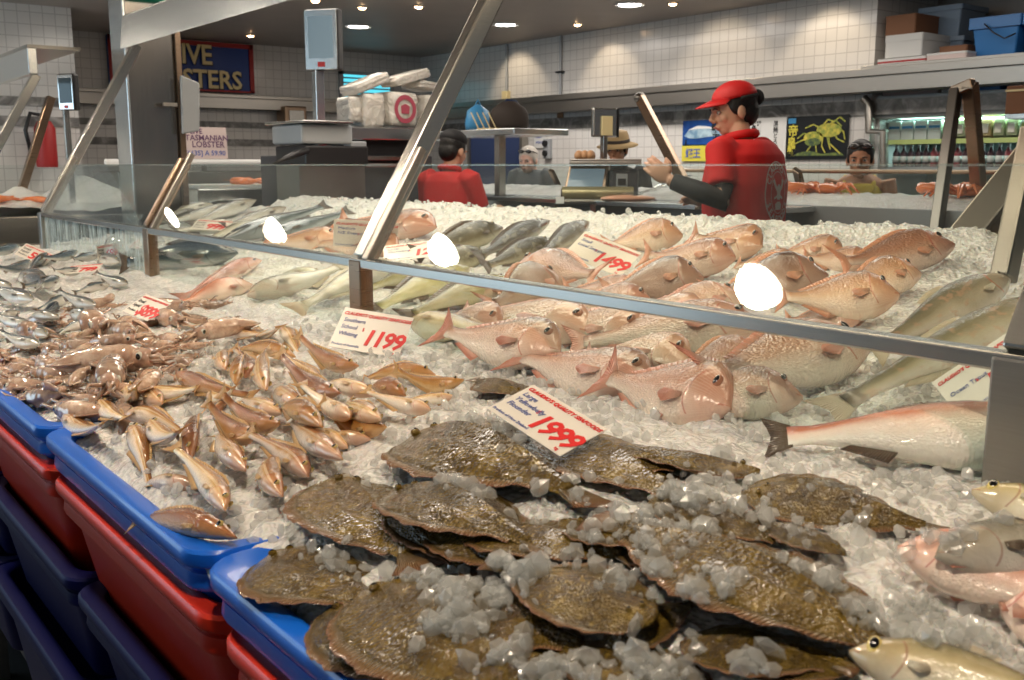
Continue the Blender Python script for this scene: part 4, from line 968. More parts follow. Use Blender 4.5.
# ================================================================ PRICE CARDS
def card(px, zb, lines, label, group='printed price cards', big=None, aspect=.62, back='card_white', cat='price card', stick=True):
    """px: photo points TL, TR, BR, BL; bottom edge at height zb over the ice; returns the card thing"""
    BL = hit(*px[3], zb); r1, r2 = ray(*px[0]), ray(*px[2]); b0 = (BL - C0).dot(FW)
    def cost(t1, t2):
        TL, BR = C0 + r1 * t1, C0 + r2 * t2; x, y = BR - BL, TL - BL; lx, ly = x.length, y.length
        TR = TL + x; v = TR - C0; D = v.dot(FW); u_, v_ = 512 + FOC * v.dot(RT) / D, 340 - FOC * v.dot(UP) / D
        low = max(0, bed(TL.x, TL.y) + .0 - TL.z) + max(0, bed(BR.x, BR.y) - BR.z)
        return (x.dot(y) / lx / ly) ** 2 * 3 + (ly / lx - aspect) ** 2 * 2 + ((u_ - px[1][0]) ** 2 + (v_ - px[1][1]) ** 2) / lx ** 2 * 1e-5 + ((BR.z - BL.z) / lx) ** 2 * .25 + low * 4
    best = min(((cost(b0 + a * .008, b0 + c_ * .008), b0 + a * .008, b0 + c_ * .008) for a in range(-40, 60) for c_ in range(-40, 41)), key=lambda q: q[0])
    st_ = .004
    for _ in range(6):
        best = min(((cost(best[1] + a * st_, best[2] + c_ * st_), best[1] + a * st_, best[2] + c_ * st_) for a in range(-2, 3) for c_ in range(-2, 3)), key=lambda q: q[0]); st_ /= 2
    TL, BR = C0 + r1 * best[1], C0 + r2 * best[2]; x, y = BR - BL, TL - BL; wd = x.length; mx = frame_mx(BL, x, y); h = (y - x.normalized() * y.dot(x.normalized())).length
    t = thing('price_card', label, cat, tuple((BL + BR) / 2), group)
    MB().box(0, wd, 0, h, -.0012, .0, 0, mx).build('card', back, t, bevel=.0006)
    S = wd / 1.0; off = Matrix.Translation((0, 0, .0008))
    for nm, m_, items in lines:
        it = [(s_, x_ * wd, y_ * h, sz * wd, kw) for s_, x_, y_, sz, kw in items]
        text(nm, it, 0, m_, t, mx @ off, extrude=.0003)
    return t, mx, wd, h
IT = dict(shear=.25, bold=.03)
def std(desc, price, foot='Product of Australia', ps=.325, px_=.42):
    L_ = [('heading_print', 'card_red', [("CLAUDIO'S QUALITY SEAFOODS", .03, .83, .0655, IT)]),
          ('description_print', 'card_blue', [(s_, .06, .66 - .17 * i, .085, dict(shear=.15)) for i, s_ in enumerate(desc)] + [(foot, .03, .07, .048, {})]),
          ('price_print', 'card_red', [(price, px_, .17, ps, dict(shear=.15, bold=.03, space=.86)), ('$', px_ - .05, .48, .07, {}), ('kg', .88, .05, .05, {})])]
    return L_
card([(345, 307), (413, 322), (398, 358), (328, 346)], .02, std(['Southern', 'School', 'Whiting'], '1199', 'Product of Australia'), 'white price card reading 1199 standing behind the whiting')
card([(533, 384), (612, 426), (560, 456), (487, 408)], .075, std(['Large', 'Yellowbelly', 'Flounder'], '1999', 'Product of New Zealand'), 'white price card reading 1999 lying on the flounder')
card([(585, 231), (647, 252), (620, 277), (563, 254)], .075, std(['Small', 'Local Snapper'], '1499'), 'white price card reading 1499 among the snapper behind glass')
card([(334, 219), (398, 223), (396, 250), (333, 246)], .05, std(['Medium', 'NZ Snapper'], '1699', 'Product of New Zealand'), 'upright price card for medium snapper half hidden by the slanted strut')
card([(383, 246), (447, 238), (452, 254), (384, 262)], .04, std(['Local', 'Morwong'], '1299'), 'price card tilted behind the rail right of the strut')
card([(932, 382), (998, 322), (1046, 366), (962, 420)], .03, std(['', 'Ocean Trout'], '17'), 'price card leaning on the large trout at the right edge', aspect=.7)
def small(px, zb, label, red='99'):
    card(px, zb, [('heading_print', 'card_red', [("CLAUDIO'S QUALITY SEAFOODS", .03, .83, .0655, IT)]), ('description_print', 'ink_black', [('Small', .05, .6, .12, {}), ('Squid', .05, .38, .12, {}), ('Product', .05, .16, .09, {})]),
                  ('price_print', 'card_red', [(red, .38, .12, .42, dict(bold=.006, space=.8))])], label)
small([(146, 294), (173, 303), (147, 321), (122, 311)], .035, 'small price card with a red blot of a price in the squid heap', '$899')
small([(26, 243), (56, 258), (44, 266), (14, 254)], .05, 'price card standing at the back of the small silver fish', '599')
small([(70, 266), (100, 264), (98, 271), (64, 274)], .03, 'price card lying flat between the silver fish and the glass', '799')
small([(96, 246), (122, 240), (120, 256), (98, 260)], .03, 'price card in a clear bag behind the wet glass panel', '699')
small([(198, 219), (232, 221), (226, 231), (190, 229)], .07, 'price card among the long silver grey fish', '999')

# ================================================================ FAR SIDE OF THE ISLAND, AISLE AND BACKGROUND
# column
YB = atX(119, 170, 1.885).y
col_ = thing('column', 'square stainless clad column rising behind the end of the fish counter', 'column', (2.0, 6.2, 0))
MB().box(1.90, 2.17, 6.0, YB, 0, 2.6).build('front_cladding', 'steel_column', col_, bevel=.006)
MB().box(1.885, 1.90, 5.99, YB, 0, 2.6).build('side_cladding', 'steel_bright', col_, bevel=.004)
MB().box(2.17, 2.205, 5.97, 6.03, 0, 2.6).build('corner_post', 'steel_bronze', col_, bevel=.004)
MB().box(1.87, 2.19, 5.97, YB + .01, 2.60, 2.9).build('header', 'steel_dark', col_, bevel=.004)
simple('exit_green', (.01, .25, .14), .4, emis=(.02, .5, .28), es=.35)
t = thing('green_sign', 'green lit sign cut off by the top edge above the column', 'sign', (2.0, 5.95, 2.5))
MB().box(1.80, 2.18, 5.90, 5.955, 2.43, 2.62).build('box', 'exit_green', t, bevel=.004)
MB().box(1.9, 1.96, 5.896, 5.9, 2.48, 2.54).box(2.02, 2.12, 5.896, 5.9, 2.48, 2.54).build('pictogram', 'white_plastic', t)
t = thing('scale_back', 'grey rounded back of a display hanging right of the column', 'display', tuple(atY(190, 100, 5.9)))
a, b2, c_, d_ = atY(181, 75, 5.9), atY(200, 83, 5.9), atY(200, 131, 5.9), atY(183, 134, 5.9)
mb = MB(); mb.loft([[p for p in (a, b2, c_, d_)], [p + Vector((0, .03, 0)) for p in (a, b2, c_, d_)]]); mb.build('housing', 'grey_plastic', t, bevel=.008)
MB().bar((a + d_) / 2 + Vector((-.02, .03, 0)), (a + d_) / 2 + Vector((-.1, .03, 0)), .02, .02).build('bracket', 'steel_dark', t)

# sign on the back wall
sa, sb_ = atY(107, 26, 11.4), atY(255, 93, 11.4); z1 = 2.88; z0 = 2.33
t = thing('wall_sign', 'blue sign with a red frame and cream LIVE LOBSTERS lettering', 'sign', (4.3, 11.45, z0))
MB().box(sa.x, sb_.x, 11.42, 11.48, z0, z1).build('panel', 'sign_blue', t)
w_ = .05; MB().box(sa.x, sb_.x, 11.40, 11.42, z1 - w_, z1).box(sa.x, sb_.x, 11.40, 11.42, z0, z0 + .02).box(sa.x, sa.x + w_, 11.40, 11.42, z0, z1).box(sb_.x - w_, sb_.x, 11.40, 11.42, z0, z1).build('frame', 'sign_red', t)
E1 = atY(242, 92, 11.4).x; I1 = atY(182, 66, 11.4).x; I2 = atY(212, 66, 11.4).x; S1 = atY(180, 90, 11.4).x
sm = lambda x, z: Matrix(((1, 0, 0, x), (0, 0, -1, 11.395), (0, 1, 0, z), (0, 0, 0, 1)))
def fit_text(name, s_, x0, x1, z, size, m_, parent, mxf, bold=.006, align='R'):
    vs, fs = text_geo(s_, size, .004, bold=bold); w0 = max(v.x for v in vs) - min(v.x for v in vs); k = (x1 - x0) / w0; mn = min(v.x for v in vs)
    return MB().add([mxf(0, 0) @ Vector((x0 + (v.x - mn) * k, v.y + z, v.z)) for v in vs], fs).build(name, m_, parent)
for dx, dz, m_, nm in ((.012, -.012, 'ink_black', 'letter_shadow'), (0, 0, 'cream', 'lettering')):
    mf = (lambda q: (lambda x, z: Matrix(((1, 0, 0, 0), (0, 0, -1, q), (0, 1, 0, 0), (0, 0, 0, 1)))))(11.398 if m_ == 'ink_black' else 11.388)
    k = (E1 - S1) / 5
    fit_text(nm, 'LIVE', I1 - (I2 - I1) * .36 + dx, I2 + dx, 2.63 + dz, .30, m_, t, mf)
    fit_text(nm, 'LOBSTERS', S1 - k * 3.1 + dx, E1 + dx, 2.37 + dz, .28, m_, t, mf)

# lobster tank counter and the handwritten card on it
t = thing('lobster_tank', 'stainless tank counter along the back behind the column', 'counter', (3.3, 8.6, 0))
MB().box(2.5, 4.6, 8.3, 9.0, 0, 1.45).build('body', 'steel', t, bevel=.01)
MB().tube([(2.4, 8.28, 1.52), (3.9, 8.28, 1.52)], .028, 12).build('rail', 'white_plastic', t, smooth='auto')
for x in (2.6, 3.2, 3.8): MB().box(x - .015, x + .015, 8.27, 8.30, 1.44, 1.5).build('bracket', 'steel_dark', t)
simple('pink_card', (.62, .50, .47), .7)
zc = atY(205, 157, 8.3).z
p0, p1 = atY(184, 158, 8.3).x, atY(228, 158, 8.3).x
t = thing('handwritten_card', 'pinkish handwritten LIVE TASMANIAN LOBSTER card standing on the back rail', 'sign', ((p0 + p1) / 2, 8.3, 1.55))
mx = Matrix(((1, 0, 0, p0), (0, .05, -1, 8.3), (0, 1, 0, 1.552), (0, 0, 0, 1))); wq = p1 - p0
MB().box(0, wq, 0, .26, -.006, 0, 0, mx).build('card', 'pink_card', t)
simple('hand_ink', (.16, .08, .16), .6)
u = wq / .36
text('writing', [('LIVE', .06 * u, .205, .055 * u, {}), ('TASMANIAN', .02 * u, .150, .062 * u, {}), ('LOBSTER', .07 * u, .095, .066 * u, {})], 0, 'hand_ink', t, mx @ Matrix.Translation((0, 0, .003)), bold=.001)
text('price_writing', [('[6635] A 59.90', .012 * u, .028, .054 * u, dict(bold=.001))], 0, 'card_blue', t, mx @ Matrix.Translation((0, 0, .003)))

# neighbouring counter continuing the line on the left
t = thing('neighbour_counter', 'second seafood counter with ice at the far left beyond the column', 'counter', (1.2, 8, 0))
MB().box(.3, 2.9, 6.5, 9.3, 0, 1.2).build('cabinet', 'steel', t, bevel=.01)
MB().box(.3, .33, 6.5, 9.3, 1.2, 1.30).build('front_panel', 'steel_dark', t)
MB().add([(.9, 6.5, 1.2), (2.6, 6.5, 1.2), (2.6, 6.5, 1.5), (.9, 6.5, 1.5)], [(0, 1, 2, 3)]).build('glass_pane', 'glass', t)
mb = MB(); nn = 50
for j in range(nn + 1):
    for i in range(nn + 1):
        X = lerp(.35, 2.85, i / nn); Y = lerp(6.55, 9.25, j / nn)
        z = 1.24 + .05 * nz(X, Y, 2, 3) + .02 * nz(X, Y, 9, 1) + .17 * math.exp(-((X - 2.02) ** 2 + (Y - 7.6) ** 2) / .05) + .10 * math.exp(-((X - 1.55) ** 2 + (Y - 7.2) ** 2) / .03)
        mb.v.append(Vector((X, Y, z)))
for j in range(nn):
    for i in range(nn): a = j * (nn + 1) + i; mb.f.append((a, a + 1, a + nn + 2, a + nn + 1)); mb.mi.append(0)
o = mb.build('ice_mound', 'crushed_ice', smooth=True); tag(o, 'white ice heaped on the far left counter behind the glass', 'ice', kind='stuff')
t = thing('far_canopy', 'short bright steel beam with slanted struts at the left edge', 'beam', (1.5, 6.6, 2.05))
e = atX(39, 52, 1.55); f = atX(33, 76, 1.55)
MB().box(1.50, 1.55, 6.55, 9.2, 2.03, 2.18).build('fascia', 'steel_bright', t, bevel=.004)
MB().box(1.5, 1.8, 6.55, 9.2, 2.18, 2.2).build('light_shelf', 'steel_dark', t)
MB().bar((1.17 - .1, 6.6, 1.2), (1.55, 6.6, 2.03), .05, .05, up=(1, 0, 0)).build('strut', 'steel', t, bevel=.004)
MB().bar(atY(20, 196, 7.4), atY(51, 97, 7.4), .07, .05, up=(1, 0, 0)).build('strut', 'steel_bronze', t, bevel=.004)
mb = [None]
prawn = mat('prawn', (.80, .22, .07), .25, coat=.5, sss=.2); M['prawn'] = prawn
rnd = random.Random(8)
def crustacean(name, label, group, p, s, yaw):
    r = thing(name, label, 'crab' if name == 'crab' else 'prawn', tuple(p), group); q = Matrix.Translation(p) @ Matrix.Rotation(yaw, 4, 'Z')
    if name == 'crab':
        MB().ell((0, 0, .03), .075 * s, .055 * s, .028 * s, mx=q.to_3x3()).add([], []).build('shell', 'prawn', None) if False else None
        mb = MB(); mb.lathe([(.001, .055 * s), (.04 * s, .05 * s), (.07 * s, .035 * s), (.078 * s, .022 * s), (.06 * s, .008 * s), (.001, 0)], (0, 0, 0), 16, sy=.75); mb.v = [q @ v for v in mb.v]; mb.build('shell', 'prawn', r, smooth=True)
        for sd in (1, -1):
            for k in range(4):
                a = math.radians(-40 + 28 * k); b0 = Vector((sd * .06 * s * math.cos(a), .045 * s * math.sin(a), .02 * s)); e1 = Vector((sd * .12 * s * math.cos(a), .12 * s * math.sin(a), .05 * s)); e2 = Vector((sd * .17 * s * math.cos(a), .17 * s * math.sin(a), .0))
                MB().tube([q @ b0, q @ e1, q @ e2], [.010 * s, .008 * s, .003 * s], 6).build('leg', 'prawn', r, smooth=True)
            c0 = [Vector((sd * .06, .04, .025)), Vector((sd * .10, .09, .04)), Vector((sd * .06, .15, .035)), Vector((sd * .03, .18, .03))]
            MB().tube([q @ (v * s) for v in c0], [.012 * s, .014 * s, .026 * s, .006 * s], 8).build('claw', 'prawn', r, smooth=True)
    else:
        pts = [Vector((math.cos(a) * .06 * s, math.sin(a) * .06 * s, .02)) for a in [PI * .15 * k for k in range(7)]]
        MB().tube([q @ v for v in pts], [.004, .010 * s, .014 * s, .016 * s, .014 * s, .010 * s, .003], 8).build('body', 'prawn', r, smooth=True)
        MB().tube([q @ v for v in (pts[0], pts[0] + Vector((.02, -.03, .01)), pts[0] + Vector((.01, -.08, .01)))], [.002, .0015, .001], 5).build('feeler', 'prawn', r)
        MB().ell(q @ (pts[6] + Vector((-.01, 0, 0))), .018 * s, .012 * s, .004).build('tail_fan', 'prawn', r, smooth=True)
for k in range(26):
    X = rnd.uniform(.55, 1.6); Y = rnd.uniform(6.62, 7.3)
    crustacean('prawn', 'orange cooked prawn on the ice of the far left counter', 'prawns on the far left counter', Vector((X, Y, 1.265 + .05 * nz(X, Y, 2, 3))), rnd.uniform(1.3, 1.9), rnd.uniform(0, 6))
for (x, y) in ((232, 185), (250, 184), (268, 183), (290, 184)):
    p = atY(x, y, 7.0); crustacean('prawn', 'red prawn lying on the ice below the back rail', 'prawns below the back rail', Vector((p.x, 7.0, 1.365)), 2.0, rnd.uniform(0, 6))
t = thing('prawn_tray', 'low iced tray of red prawns behind the silver grey fish', 'tray', (3.2, 7.0, 0))
MB().box(2.55, 3.95, 6.75, 7.4, 1.0, 1.34).build('tray', 'steel', t, bevel=.01)
MB().box(2.57, 3.93, 6.77, 7.38, 1.34, 1.362).build('ice_layer', 'crushed_ice', t)
MB().box(2.6, 3.9, 6.85, 7.3, 0, 1.0).build('pedestal', 'steel_dark', t)

# small weighing display on a post, far left
def pole_display(name, label, c, w, h, th, yaw, zbase, mscreen='screen_grey', body='black_plastic', tilt=0, pole_r=.018, base=None):
    q = Matrix.Translation(c) @ Matrix.Rotation(yaw, 4, 'Z') @ Matrix.Rotation(tilt, 4, 'X')
    t = thing(name, label, 'display', (c[0], c[1], zbase))
    ho_ = MB().box(-w / 2, w / 2, 0, th, -h / 2, h / 2, 0, q).build('housing', body, t, bevel=.012)
    MB().box(-w / 2 + .006, w / 2 - .006, -.006, .0, -h / 2 + .006, h / 2 - .006, 0, q).build('bezel', 'steel_bright', ho_, bevel=.004)
    MB().box(-w * .36, w * .36, -.010, -.006, -h * .30, h * .38, 0, q).build('screen', mscreen, ho_)
    MB().box(-w * .10, w * .10, -.010, -.006, -h * .44, -h * .36, 0, q).build('badge', 'sign_red', ho_)
    MB().box(c[0] - pole_r, c[0] + pole_r, c[1] + th * .4, c[1] + th * .4 + pole_r * 2, zbase, c[2] - h * .3).build('pole', 'steel_bright', t, bevel=.003)
    return t, q
simple('screen_grey', (.16, .22, .27), .12, emis=(.30, .42, .50), es=.22)
simple('screen_dark', (.03, .05, .06), .1, emis=(.2, .3, .35), es=.08)
c = atY(66, 92, 6.9); pole_display('price_display', 'small black weighing display on a white post at the far left', (c.x, c.y, c.z), .13, .23, .05, -1.0, 1.25, 'screen_dark')
c = atX(321, 38, 2.82); c.z -= .01
t, q = pole_display('price_display', 'large silver framed weighing display high on a square post', (c.x, c.y, c.z), .215, .345, .07, -.95, 1.27, 'screen_grey', pole_r=.027)
MB().box(c.x - .09, c.x + .11, c.y - .02, c.y + .12, 1.27, 1.51).build('base_box', 'steel_dark', t, bevel=.01)

# weighing machine behind the big display
o_ = atY(310, 140, 5.4)
t = thing('weighing_scale', 'grey and black weighing machine left of the square post', 'scale', (o_.x, 5.4, 0))
x0, x1 = atY(294, 140, 5.4).x, atY(345, 140, 5.4).x
MB().box(x0, x1, 5.3, 5.7, 1.62, 1.73).build('housing', 'grey_plastic', t, bevel=.015)
MB().box(x0 - .02, x1 - .02, 5.25, 5.75, 1.735, 1.75).build('pan', 'steel', t, bevel=.004)
MB().box(x0 + .02, x1 + .1, 5.3, 5.7, 1.50, 1.61).build('base', 'black_plastic', t, bevel=.01)
MB().tube([atY(308, 150, 5.28), atY(296, 154, 5.26), atY(284, 159, 5.24), atY(272, 164, 5.22)], [.018, .022, .014, .003], 8).build('handle', 'black_plastic', t, smooth=True)
MB().box(x0, x1 + .1, 5.35, 5.65, 0, 1.50).build('stand', 'steel_dark', t)
# wrapping bench with drawers
X0, X1 = atY(343, 140, 5.8).x, atY(432, 140, 5.8).x
t = thing('wrapping_bench', 'dark bench with steel shelves under the stack of plastic bags', 'bench', ((X0 + X1) / 2, 6.0, 0))
MB().box(X0 - .3, X1, 5.8, 6.4, 0, 1.56).build('cabinet', 'dark_plastic', t, bevel=.005)
MB().box(X0 - .05, X1 + .05, 5.76, 6.45, 1.66, 1.74).build('worktop', 'steel_bright', t, bevel=.008)
MB().box(X0 + .02, X1 - .02, 5.84, 6.4, 1.56, 1.66).build('recess', 'black_plastic', t)
for z in (1.545, 1.50): MB().box(X0, X1 - .1, 5.74, 5.80, z - .015, z + .012).build('drawer', 'steel', t, bevel=.003)
MB().box(X0 + .02, X0 + .14, 5.74, 5.84, 1.575, 1.65).build('tape_dispenser', 'grey_plastic', t, bevel=.01)
# plastic bags
simple('bag_plastic', (.66, .62, .56), .3, coat=.5, sss=.1); N, L, b = NT(M['bag_plastic']); bump(N, L, b, noise_node(N, L, coord(N), 9, 5, .6, 1), .7, .04)
def bag(label, px, w, d, h, yaw, tilt, logo=False, z=1.745):
    c = atY(px[0], px[1], 6.0); q = Matrix.Translation((c.x, c.y, c.z)) @ Matrix.Rotation(yaw, 4, 'Z') @ Matrix.Rotation(tilt, 4, 'Y')
    t = thing('plastic_bag_bundle', label, 'bags', (c.x, c.y, c.z - h / 2), 'bundles of plastic bags on the wrapping bench'); mb = MB(); rd = random.Random(int(px[0] * 7)); rings = []
    for k in range(9):
        f_ = k / 8; zz = (f_ - .5) * h; sc = 1 - .22 * abs(f_ - .5) ** 2
        rings.append([q @ Vector(((abs(math.cos(a)) ** .35 * math.copysign(1, math.cos(a))) * w / 2 * sc + rd.uniform(-.006, .006), (abs(math.sin(a)) ** .35 * math.copysign(1, math.sin(a))) * d / 2 * sc + rd.uniform(-.008, .008), zz)) for a in [2 * PI * j / 20 + .05 for j in range(20)]])
    mb.loft(rings); mb.build('bundle', 'bag_plastic', t, smooth=True)
    if logo:
        mb = MB(); r1, r0 = .085, .055; n_ = 28
        for (ra, rb, a0, a1) in ((.085, .058, 0, 2 * PI),):
            vs = []
            for i in range(n_ + 1):
                a = a0 + (a1 - a0) * i / n_
                for r_ in (ra, rb): vs.append(q @ Vector((r_ * math.cos(a), -d / 2 - .008, r_ * math.sin(a) * 1.1)))
            mb.add(vs, [(i * 2, i * 2 + 1, i * 2 + 3, i * 2 + 2) for i in range(n_)])
        mb.add([q @ Vector((x_, -d / 2 - .009, z_)) for x_, z_ in ((-.03, -.03), (.03, -.03), (.035, .02), (0, .035), (-.035, .02))], [(0, 1, 2, 3, 4)])
        simple('logo_red', (.45, .08, .12), .5); mb.build('logo', 'logo_red', t)
    return t
bag('cream bag bundle standing at the left of the stack', (366, 112), .17, .25, .22, 0, 0)
bag('bag bundle with a round red logo in the middle of the stack', (395, 110), .24, .25, .22, 0, .03, True)
bag('bag bundle at the right end of the stack behind the strut', (424, 112), .16, .25, .22, .1, -.03)
bag('wide bag bundle lying tilted on the left top of the stack', (365, 84), .30, .25, .06, 0, -.38)
bag('bag bundle lying tilted on the right top of the stack', (405, 78), .30, .25, .06, 0, -.28)
bag('thin loose bag bundle on top at the right near the red packet', (420, 86), .20, .22, .05, .2, .1)
bag('small pale pouch bundle hanging at the bench corner', (349, 110), .10, .2, .16, 0, 0)

# ---- far counter (other side of the island)
FX = 4.55
t = thing('far_counter', 'far side counter with a grey inner panel facing the staff aisle', 'counter', (4.9, 4, 0))
MB().box(FX, 5.25, .8, 7.6, 0, 1.24).build('cabinet', 'steel_dark', t, bevel=.01)
MB().box(FX - .02, FX + .01, .8, 7.6, 1.0, 1.29).build('inner_panel', 'grey_plastic', t, bevel=.004)
mb = MB(); nx_, ny_ = 22, 160
for j in range(ny_ + 1):
    for i in range(nx_ + 1):
        X = lerp(FX + .02, 5.25, i / nx_); Y = lerp(.85, 7.55, j / ny_)
        z = 1.27 + .065 * sst(FX, 4.95, X) + .015 * nz(X, Y, 9, 1) + .012 * nz(X, Y, 22, 5)
        mb.v.append(Vector((X, Y, z)))
for j in range(ny_):
    for i in range(nx_): a = j * (nx_ + 1) + i; mb.f.append((a, a + 1, a + nx_ + 2, a + nx_ + 1)); mb.mi.append(0)
o = mb.build('far_ice', 'crushed_ice', smooth=True); tag(o, 'white ice on the far counter across the staff aisle', 'ice', kind='stuff')
gf2 = thing('far_glass_guard', 'bronze framed glass guard on the far counter in front of the customers', 'sneeze guard', (5.3, 4, 1.24))
MB().tube([(5.28, .9, 1.462), (5.28, 5.0, 1.462)], .012, 8).build('rail', 'steel_bronze', gf2, smooth='auto')
MB().add([(5.30, .9, 1.25), (5.30, 7.5, 1.25), (5.28, 7.5, 1.46), (5.28, .9, 1.46)], [(0, 1, 2, 3)]).build('glass_pane', 'glass', gf2)
for (p, q_, w_, m_) in ((atX(800, 184, 5.3), atX(797, 170, 5.2), .06, 'steel_bronze'), (atX(558, 185, 5.3), atX(551, 170, 5.2), .05, 'steel_bronze')):
    MB().bar(p, q_, w_, .03, up=(1, 0, 0)).build('bracket', m_, gf2, bevel=.004)
t = thing('leaning_frame', 'brown slanted bar rising from the far counter left of the man in red', 'frame', tuple(atX(690, 190, 4.9)))
MB().bar(atX(688, 190, 4.9), atX(640, 98, 5.2), .07, .05, up=(1, 0, 0)).build('bar', 'steel_bronze', t, bevel=.006)
MB().ell(atX(640, 98, 5.2), .05, .04, .04).build('joint', 'frame_metal', t, smooth=True)
t = thing('leaning_frame', 'inverted V frame of one grey and one brown bar at the right', 'frame', tuple(atX(938, 230, 4.5)))
MB().bar(atX(936, 232, 4.45), atX(956, 90, 4.8), .055, .05, up=(0, 1, 0)).build('bar', 'frame_metal', t, bevel=.006)
MB().bar(atX(979, 192, 5.1), atX(970, 84, 4.8), .065, .06, up=(0, 1, 0)).build('bar', 'steel_bronze', t, bevel=.006)
MB().bar(atX(953, 92, 4.8), atX(974, 83, 4.8), .05, .05, up=(0, 0, 1)).build('top_bar', 'steel_bronze', t, bevel=.006)
t = thing('end_frame', 'wide slanted steel bars of the counter end at the right edge', 'frame', tuple(atX(980, 250, 2.7)))
MB().bar(atX(962, 238, 2.75), atX(1060, 118, 2.95), .085, .03, up=(1, 0, 0)).build('bar', 'frame_metal', t, bevel=.006)
MB().bar(atX(984, 244, 2.8), atX(1060, 150, 3.0), .05, .05, up=(1, 0, 0)).build('bar', 'steel_bronze', t, bevel=.006)
MB().bar(atX(1003, 280, 2.0), atX(1034, 130, 2.15), .038, .05, up=(1, 0, 0)).build('upright', 'frame_metal', t, bevel=.006)

# shelves behind the near staff member
t = thing('storage_shelf', 'stainless shelf on a square post behind the counter', 'shelf', tuple(atX(500, 190, 4.35)))
a_, b_ = atX(472, 131, 4.5), atX(531, 130, 4.5)
MB().box(4.35, 4.85, b_.y, a_.y + .2, a_.z - .045, a_.z).build('shelf_board', 'steel_bright', t, bevel=.004)
c = atX(500, 150, 4.4); MB().box(c.x - .03, c.x + .03, c.y - .03, c.y + .03, 1.27, a_.z - .045).build('post', 'steel', t, bevel=.004)
MB().box(c.x - .15, c.x + .10, c.y - .16, c.y + .12, 1.265, 1.285).build('foot_plate', 'black_plastic', t, bevel=.004)
sz = a_.z
simple('bag_brown', (.035, .025, .02), .7); simple('bag_navy', (.015, .03, .09), .6); simple('bag_blue', (.06, .28, .55), .35)
c = atX(509, 114, 4.55); t = thing('dark_bag', 'dark brown slumped bag on the steel shelf', 'bag', (c.x, c.y, sz))
q = Matrix.Translation((c.x, c.y, sz)); mb = MB(); mb.lathe([(.001, 0), (.13, 0), (.145, .04), (.14, .11), (.12, .15), (.05, .20), (.001, .205)], (c.x, c.y, sz), 20, sy=.62, mx=Matrix.Rotation(-YAW, 3, 'Z')); mb.build('body', 'bag_brown', t, smooth=True)
MB().tube([(c.x - .06, c.y, sz + .16), (c.x - .02, c.y, sz + .21), (c.x + .05, c.y - .02, sz + .20), (c.x + .09, c.y - .03, sz + .13)], .010, 8).build('strap', 'bag_navy', t, smooth=True)
c = atX(478, 116, 4.55); t = thing('blue_carrier', 'light blue plastic carrier bag at the left end of the shelf', 'bag', (c.x, c.y, sz))
MB().lathe([(.001, 0), (.10, 0), (.11, .05), (.09, .15), (.03, .19), (.001, .2)], (c.x, c.y, sz), 14, sy=.7).build('body', 'bag_blue', t, smooth=True)
MB().tube([(c.x - .05, c.y, sz + .15), (c.x, c.y, sz + .23), (c.x + .05, c.y, sz + .15)], .006, 6).build('handle', 'bag_blue', t, smooth=True)
c = atX(487, 118, 4.4); t = thing('wire_rack', 'small cream wire rack leaning beside the blue bag', 'rack', (c.x, c.y, sz)); mb = MB()
for k in range(4): mb.bar((c.x - .05 + .03 * k, c.y + .03 - .03 * k, sz), (c.x - .10 + .03 * k, c.y + .06 - .03 * k, sz + .12), .008, .008)
mb.build('wires', 'cream', t); MB().bar((c.x - .06, c.y + .04, sz + .004), (c.x + .06, c.y - .08, sz + .004), .012, .012).build('base_bar', 'cream', t)
t = thing('blue_screen', 'dark blue partition panel under the shelf behind the white haired customer', 'panel', (5.0, 6.6, 0))
MB().box(6.6, 6.65, 8.3, 9.2, 0, 1.80).build('panel', 'bag_navy', t, bevel=.01)
MB().box(6.58, 6.67, 8.26, 8.30, 0, 1.85).box(6.58, 6.67, 9.2, 9.24, 0, 1.85).build('frame', 'steel_dark', t)

# second weighing machine with operator screen, film roll
t = thing('service_bench', 'low steel shelf on the staff side of the far counter', 'bench', (4.4, 4.6, 0))
MB().box(4.22, 4.53, 3.2, 6.0, 1.255, 1.285).build('top', 'steel_bright', t, bevel=.004)
for y in (3.4, 4.6, 5.8): MB().box(4.25, 4.30, y, y + .05, 0, 1.255).build('leg', 'steel', t)
oo = atX(601, 196, 4.36); q = Matrix.Translation((oo.x, oo.y, 1.287)) @ Matrix.Rotation(-YAW - .05, 4, 'Z')
t = thing('weighing_scale', 'weighing machine with a tilted operator screen behind the snapper', 'scale', (oo.x, oo.y, 1.287))
mb = MB(); pr_ = [(-.22, -.11), (-.14, .02)]
mb.add([q @ Vector(v) for v in ((-.25, -.10, 0), (.02, -.10, 0), (.06, .10, 0), (-.21, .10, 0), (-.20, .0, .21), (.045, .0, .21), (.06, .10, .21), (-.19, .10, .21))], [(3, 2, 1, 0), (0, 1, 5, 4), (1, 2, 6, 5), (2, 3, 7, 6), (3, 0, 4, 7), (4, 5, 6, 7)]); mb.build('console', 'steel_bronze', t, bevel=.008)
mb = MB(); mb.add([q @ Vector(v) for v in ((-.225, -.096, .02), (-.005, -.096, .02), (.022, -.014, .185), (-.187, -.014, .185), (-.228, -.102, .024), (-.008, -.102, .024), (.02, -.02, .19), (-.19, -.02, .19))], [(4, 5, 6, 7), (0, 1, 5, 4), (1, 2, 6, 5), (2, 3, 7, 6), (3, 0, 4, 7)])
mm = mat('touch_screen', (.10, .13, .15), .08, emis=(.36, .48, .56), es=.30); M['touch_screen'] = mm; mb.build('screen', 'touch_screen', t)
MB().box(.05, .23, -.06, .14, 0, .19, 0, q).build('weigher', 'dark_plastic', t, bevel=.02)
